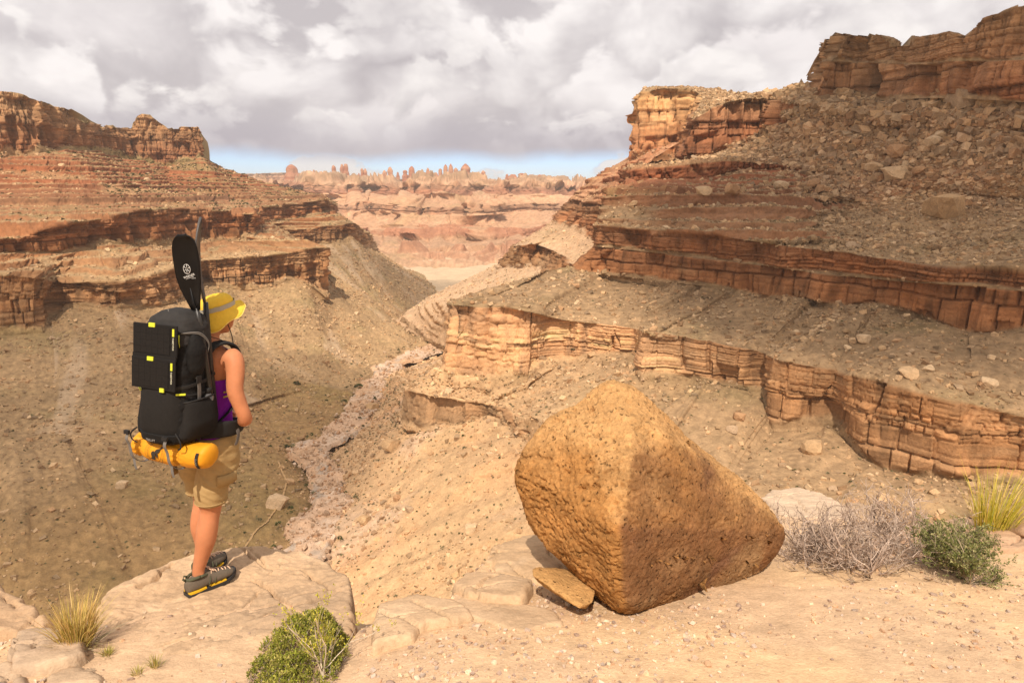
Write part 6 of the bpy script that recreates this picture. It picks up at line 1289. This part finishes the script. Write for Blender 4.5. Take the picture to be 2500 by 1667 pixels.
# green sage shrub
out = []; cs = [at_ground(2320, 1405), at_ground(2365, 1430), at_ground(2275, 1385), at_ground(2350, 1375)]
for p0 in cs:
    for k in range(11):
        a = rpl.random() * 6.28; grow(p0, np.array([math.cos(a) * .6, math.sin(a) * .6, 1.0]), .125, .0035, 3, rpl, out, (2, 3), .48, .35, .62, .3)
for k in range(5): grow(cs[1], np.array([.8, -.1 + .1 * k, .12]), .12, .003, 2, rpl, out, (2, 3), .4, .1, .6, .3)
e = bpy.data.objects.new('sage_shrub', None); COL.objects.link(e); tag(e, 'grey green leafy sage shrub beside the dead shrub at right', 'shrub'); link('branches', twigs_mesh('branches', out, [(.30, .26, .2), (.4, .34, .26)], rpl), e, MLEAF)
sg = np.array([[o_[0][i], o_[0][i + 1]] for o_ in out if o_[1][0] < .0030 for i in range(4)]); ki = rpl.integers(0, len(sg), 3600); sdv = sg[ki, 1] - sg[ki, 0]; sdv /= np.linalg.norm(sdv, axis=1, keepdims=True) + 1e-9
V, F, C = sprigs(sg[ki, 0] + rpl.normal(0, .010, (3600, 3)), sdv, rpl, .014, 5, [(.15, .17, .06), (.20, .215, .09), (.11, .135, .045), (.30, .30, .15)], .02, 2.4); link('foliage', npmesh('foliage', V, F, C, smooth=False), e, MLEAF)
# ------------------------------------------------------------------ clouds overhead (behind the camera) that shade parts of the canyon
MC = newmat('cloud_vapour'); _b = matnodes(MC)
def cloud_mat():
    at = N('ShaderNodeAttribute', attribute_name='Col')
    df = N('ShaderNodeBsdfDiffuse'); df.inputs[0].default_value = (0.9, 0.9, 0.9, 1)
    tp = N('ShaderNodeBsdfTransparent'); mix = N('ShaderNodeMixShader')
    L(at.outputs['Fac'], mix.inputs[0]); L(tp.outputs[0], mix.inputs[1]); L(df.outputs[0], mix.inputs[2])
    L(mix.outputs[0], nt.nodes['Material Output'].inputs['Surface'])
cloud_mat()
def cloud(poly, alt, seed, dens, lab, edge=35.0):
    """poly: ground outline of the shade; the cloud hangs at that place seen from the sun"""
    off = np.array(sun_to) / sun_to.z * alt
    poly = np.array(poly, float); c = poly.mean(0); n, m = 96, 30
    ang = np.arctan2(poly[:, 1] - c[1], poly[:, 0] - c[0]); o = np.argsort(ang); ang, pr = ang[o], np.hypot(*(poly[o] - c).T)
    a = np.linspace(-np.pi, np.pi, n, endpoint=False); rad = np.interp(a, np.r_[ang[-1] - 2 * np.pi, ang, ang[0] + 2 * np.pi], np.r_[pr[-1], pr, pr[0]])
    rad = rad * (1 + 0.10 * fbm(np.cos(a) * 2.5, np.sin(a) * 2.5, 0, 4, seed)) + edge * 0.5
    t = np.linspace(0.02, 1, m)[:, None]; X = c[0] + t * rad * np.cos(a); Y = c[1] + t * rad * np.sin(a)
    e = rad[None] * (1 - t); f = fbm(X / 40, Y / 40, 0, 4, seed + 3); th = 60 * np.sqrt(np.clip(1 - t ** 2, 0, 1)) * (1 + 0.5 * f) + 0.0
    d = dens * sst(0, edge, e + edge * 0.3 * f) * (1 + 0.15 * f)
    top = np.stack([X + off[0], Y + off[1], alt + th], -1); bot = np.stack([X + off[0], Y + off[1], alt - 0.15 * th + 0 * X], -1)
    V = np.concatenate([top, bot[::-1]], 0); D = np.concatenate([d, d[::-1]], 0); D = 1 - np.sqrt(np.clip(1 - D, 0, 1))
    k = V.shape[0]; i = np.arange(k - 1)[:, None] * n; j = np.arange(n)[None, :]; jn = (j + 1) % n
    F = np.stack([i + j, i + jn, i + n + jn, i + n + j], -1).reshape(-1, 4)
    V = V.reshape(-1, 3); col = np.repeat(D.reshape(-1, 1), 3, 1)
    o = link('cloud', npmesh('cloud', V, F, col), None, MC); tag(o, lab, 'cloud', None, 'stuff'); return o
cloud([(40, 262), (52, 170), (75, 110), (180, 60), (330, 60), (440, 300), (360, 520), (225, 515), (165, 440), (110, 330)], 900, 1, 0.96, 'grey cloud passing overhead that shades the right canyon wall')
cloud([(-280, 50), (-150, 50), (-58, 110), (-50, 190), (-72, 250), (-160, 262), (-280, 262)], 850, 2, 0.72, 'small cloud overhead that shades the left terrace')
cloud([(-150, 545), (-75, 520), (-50, 640), (-60, 760), (-130, 760), (-160, 650)], 1000, 3, 0.65, 'small cloud overhead that shades the far left spur')
# ------------------------------------------------------------------ dusty air
hz = newmat('dusty_air'); hb = matnodes(hz); nt.nodes.remove(hb)
pv = N('ShaderNodeVolumePrincipled'); pv.inputs['Color'].default_value = (1.0, 0.90, 0.80, 1); pv.inputs['Density'].default_value = 0.00011; pv.inputs['Anisotropy'].default_value = 0.0
L(pv.outputs[0], nt.nodes['Material Output'].inputs['Volume'])
hx = 6400.0; hv = np.array([[x, y, z] for z in (-134.0, 125.0) for (x, y) in ((-hx, -hx), (hx, -hx), (hx, hx), (-hx, hx))])
ho = link('haze', npmesh('haze', hv, [[0, 3, 2, 1], [4, 5, 6, 7], [0, 1, 5, 4], [1, 2, 6, 5], [2, 3, 7, 6], [3, 0, 4, 7]], smooth=False), None, hz)
tag(ho, 'pale dusty air filling the canyon', 'haze', None, 'stuff')
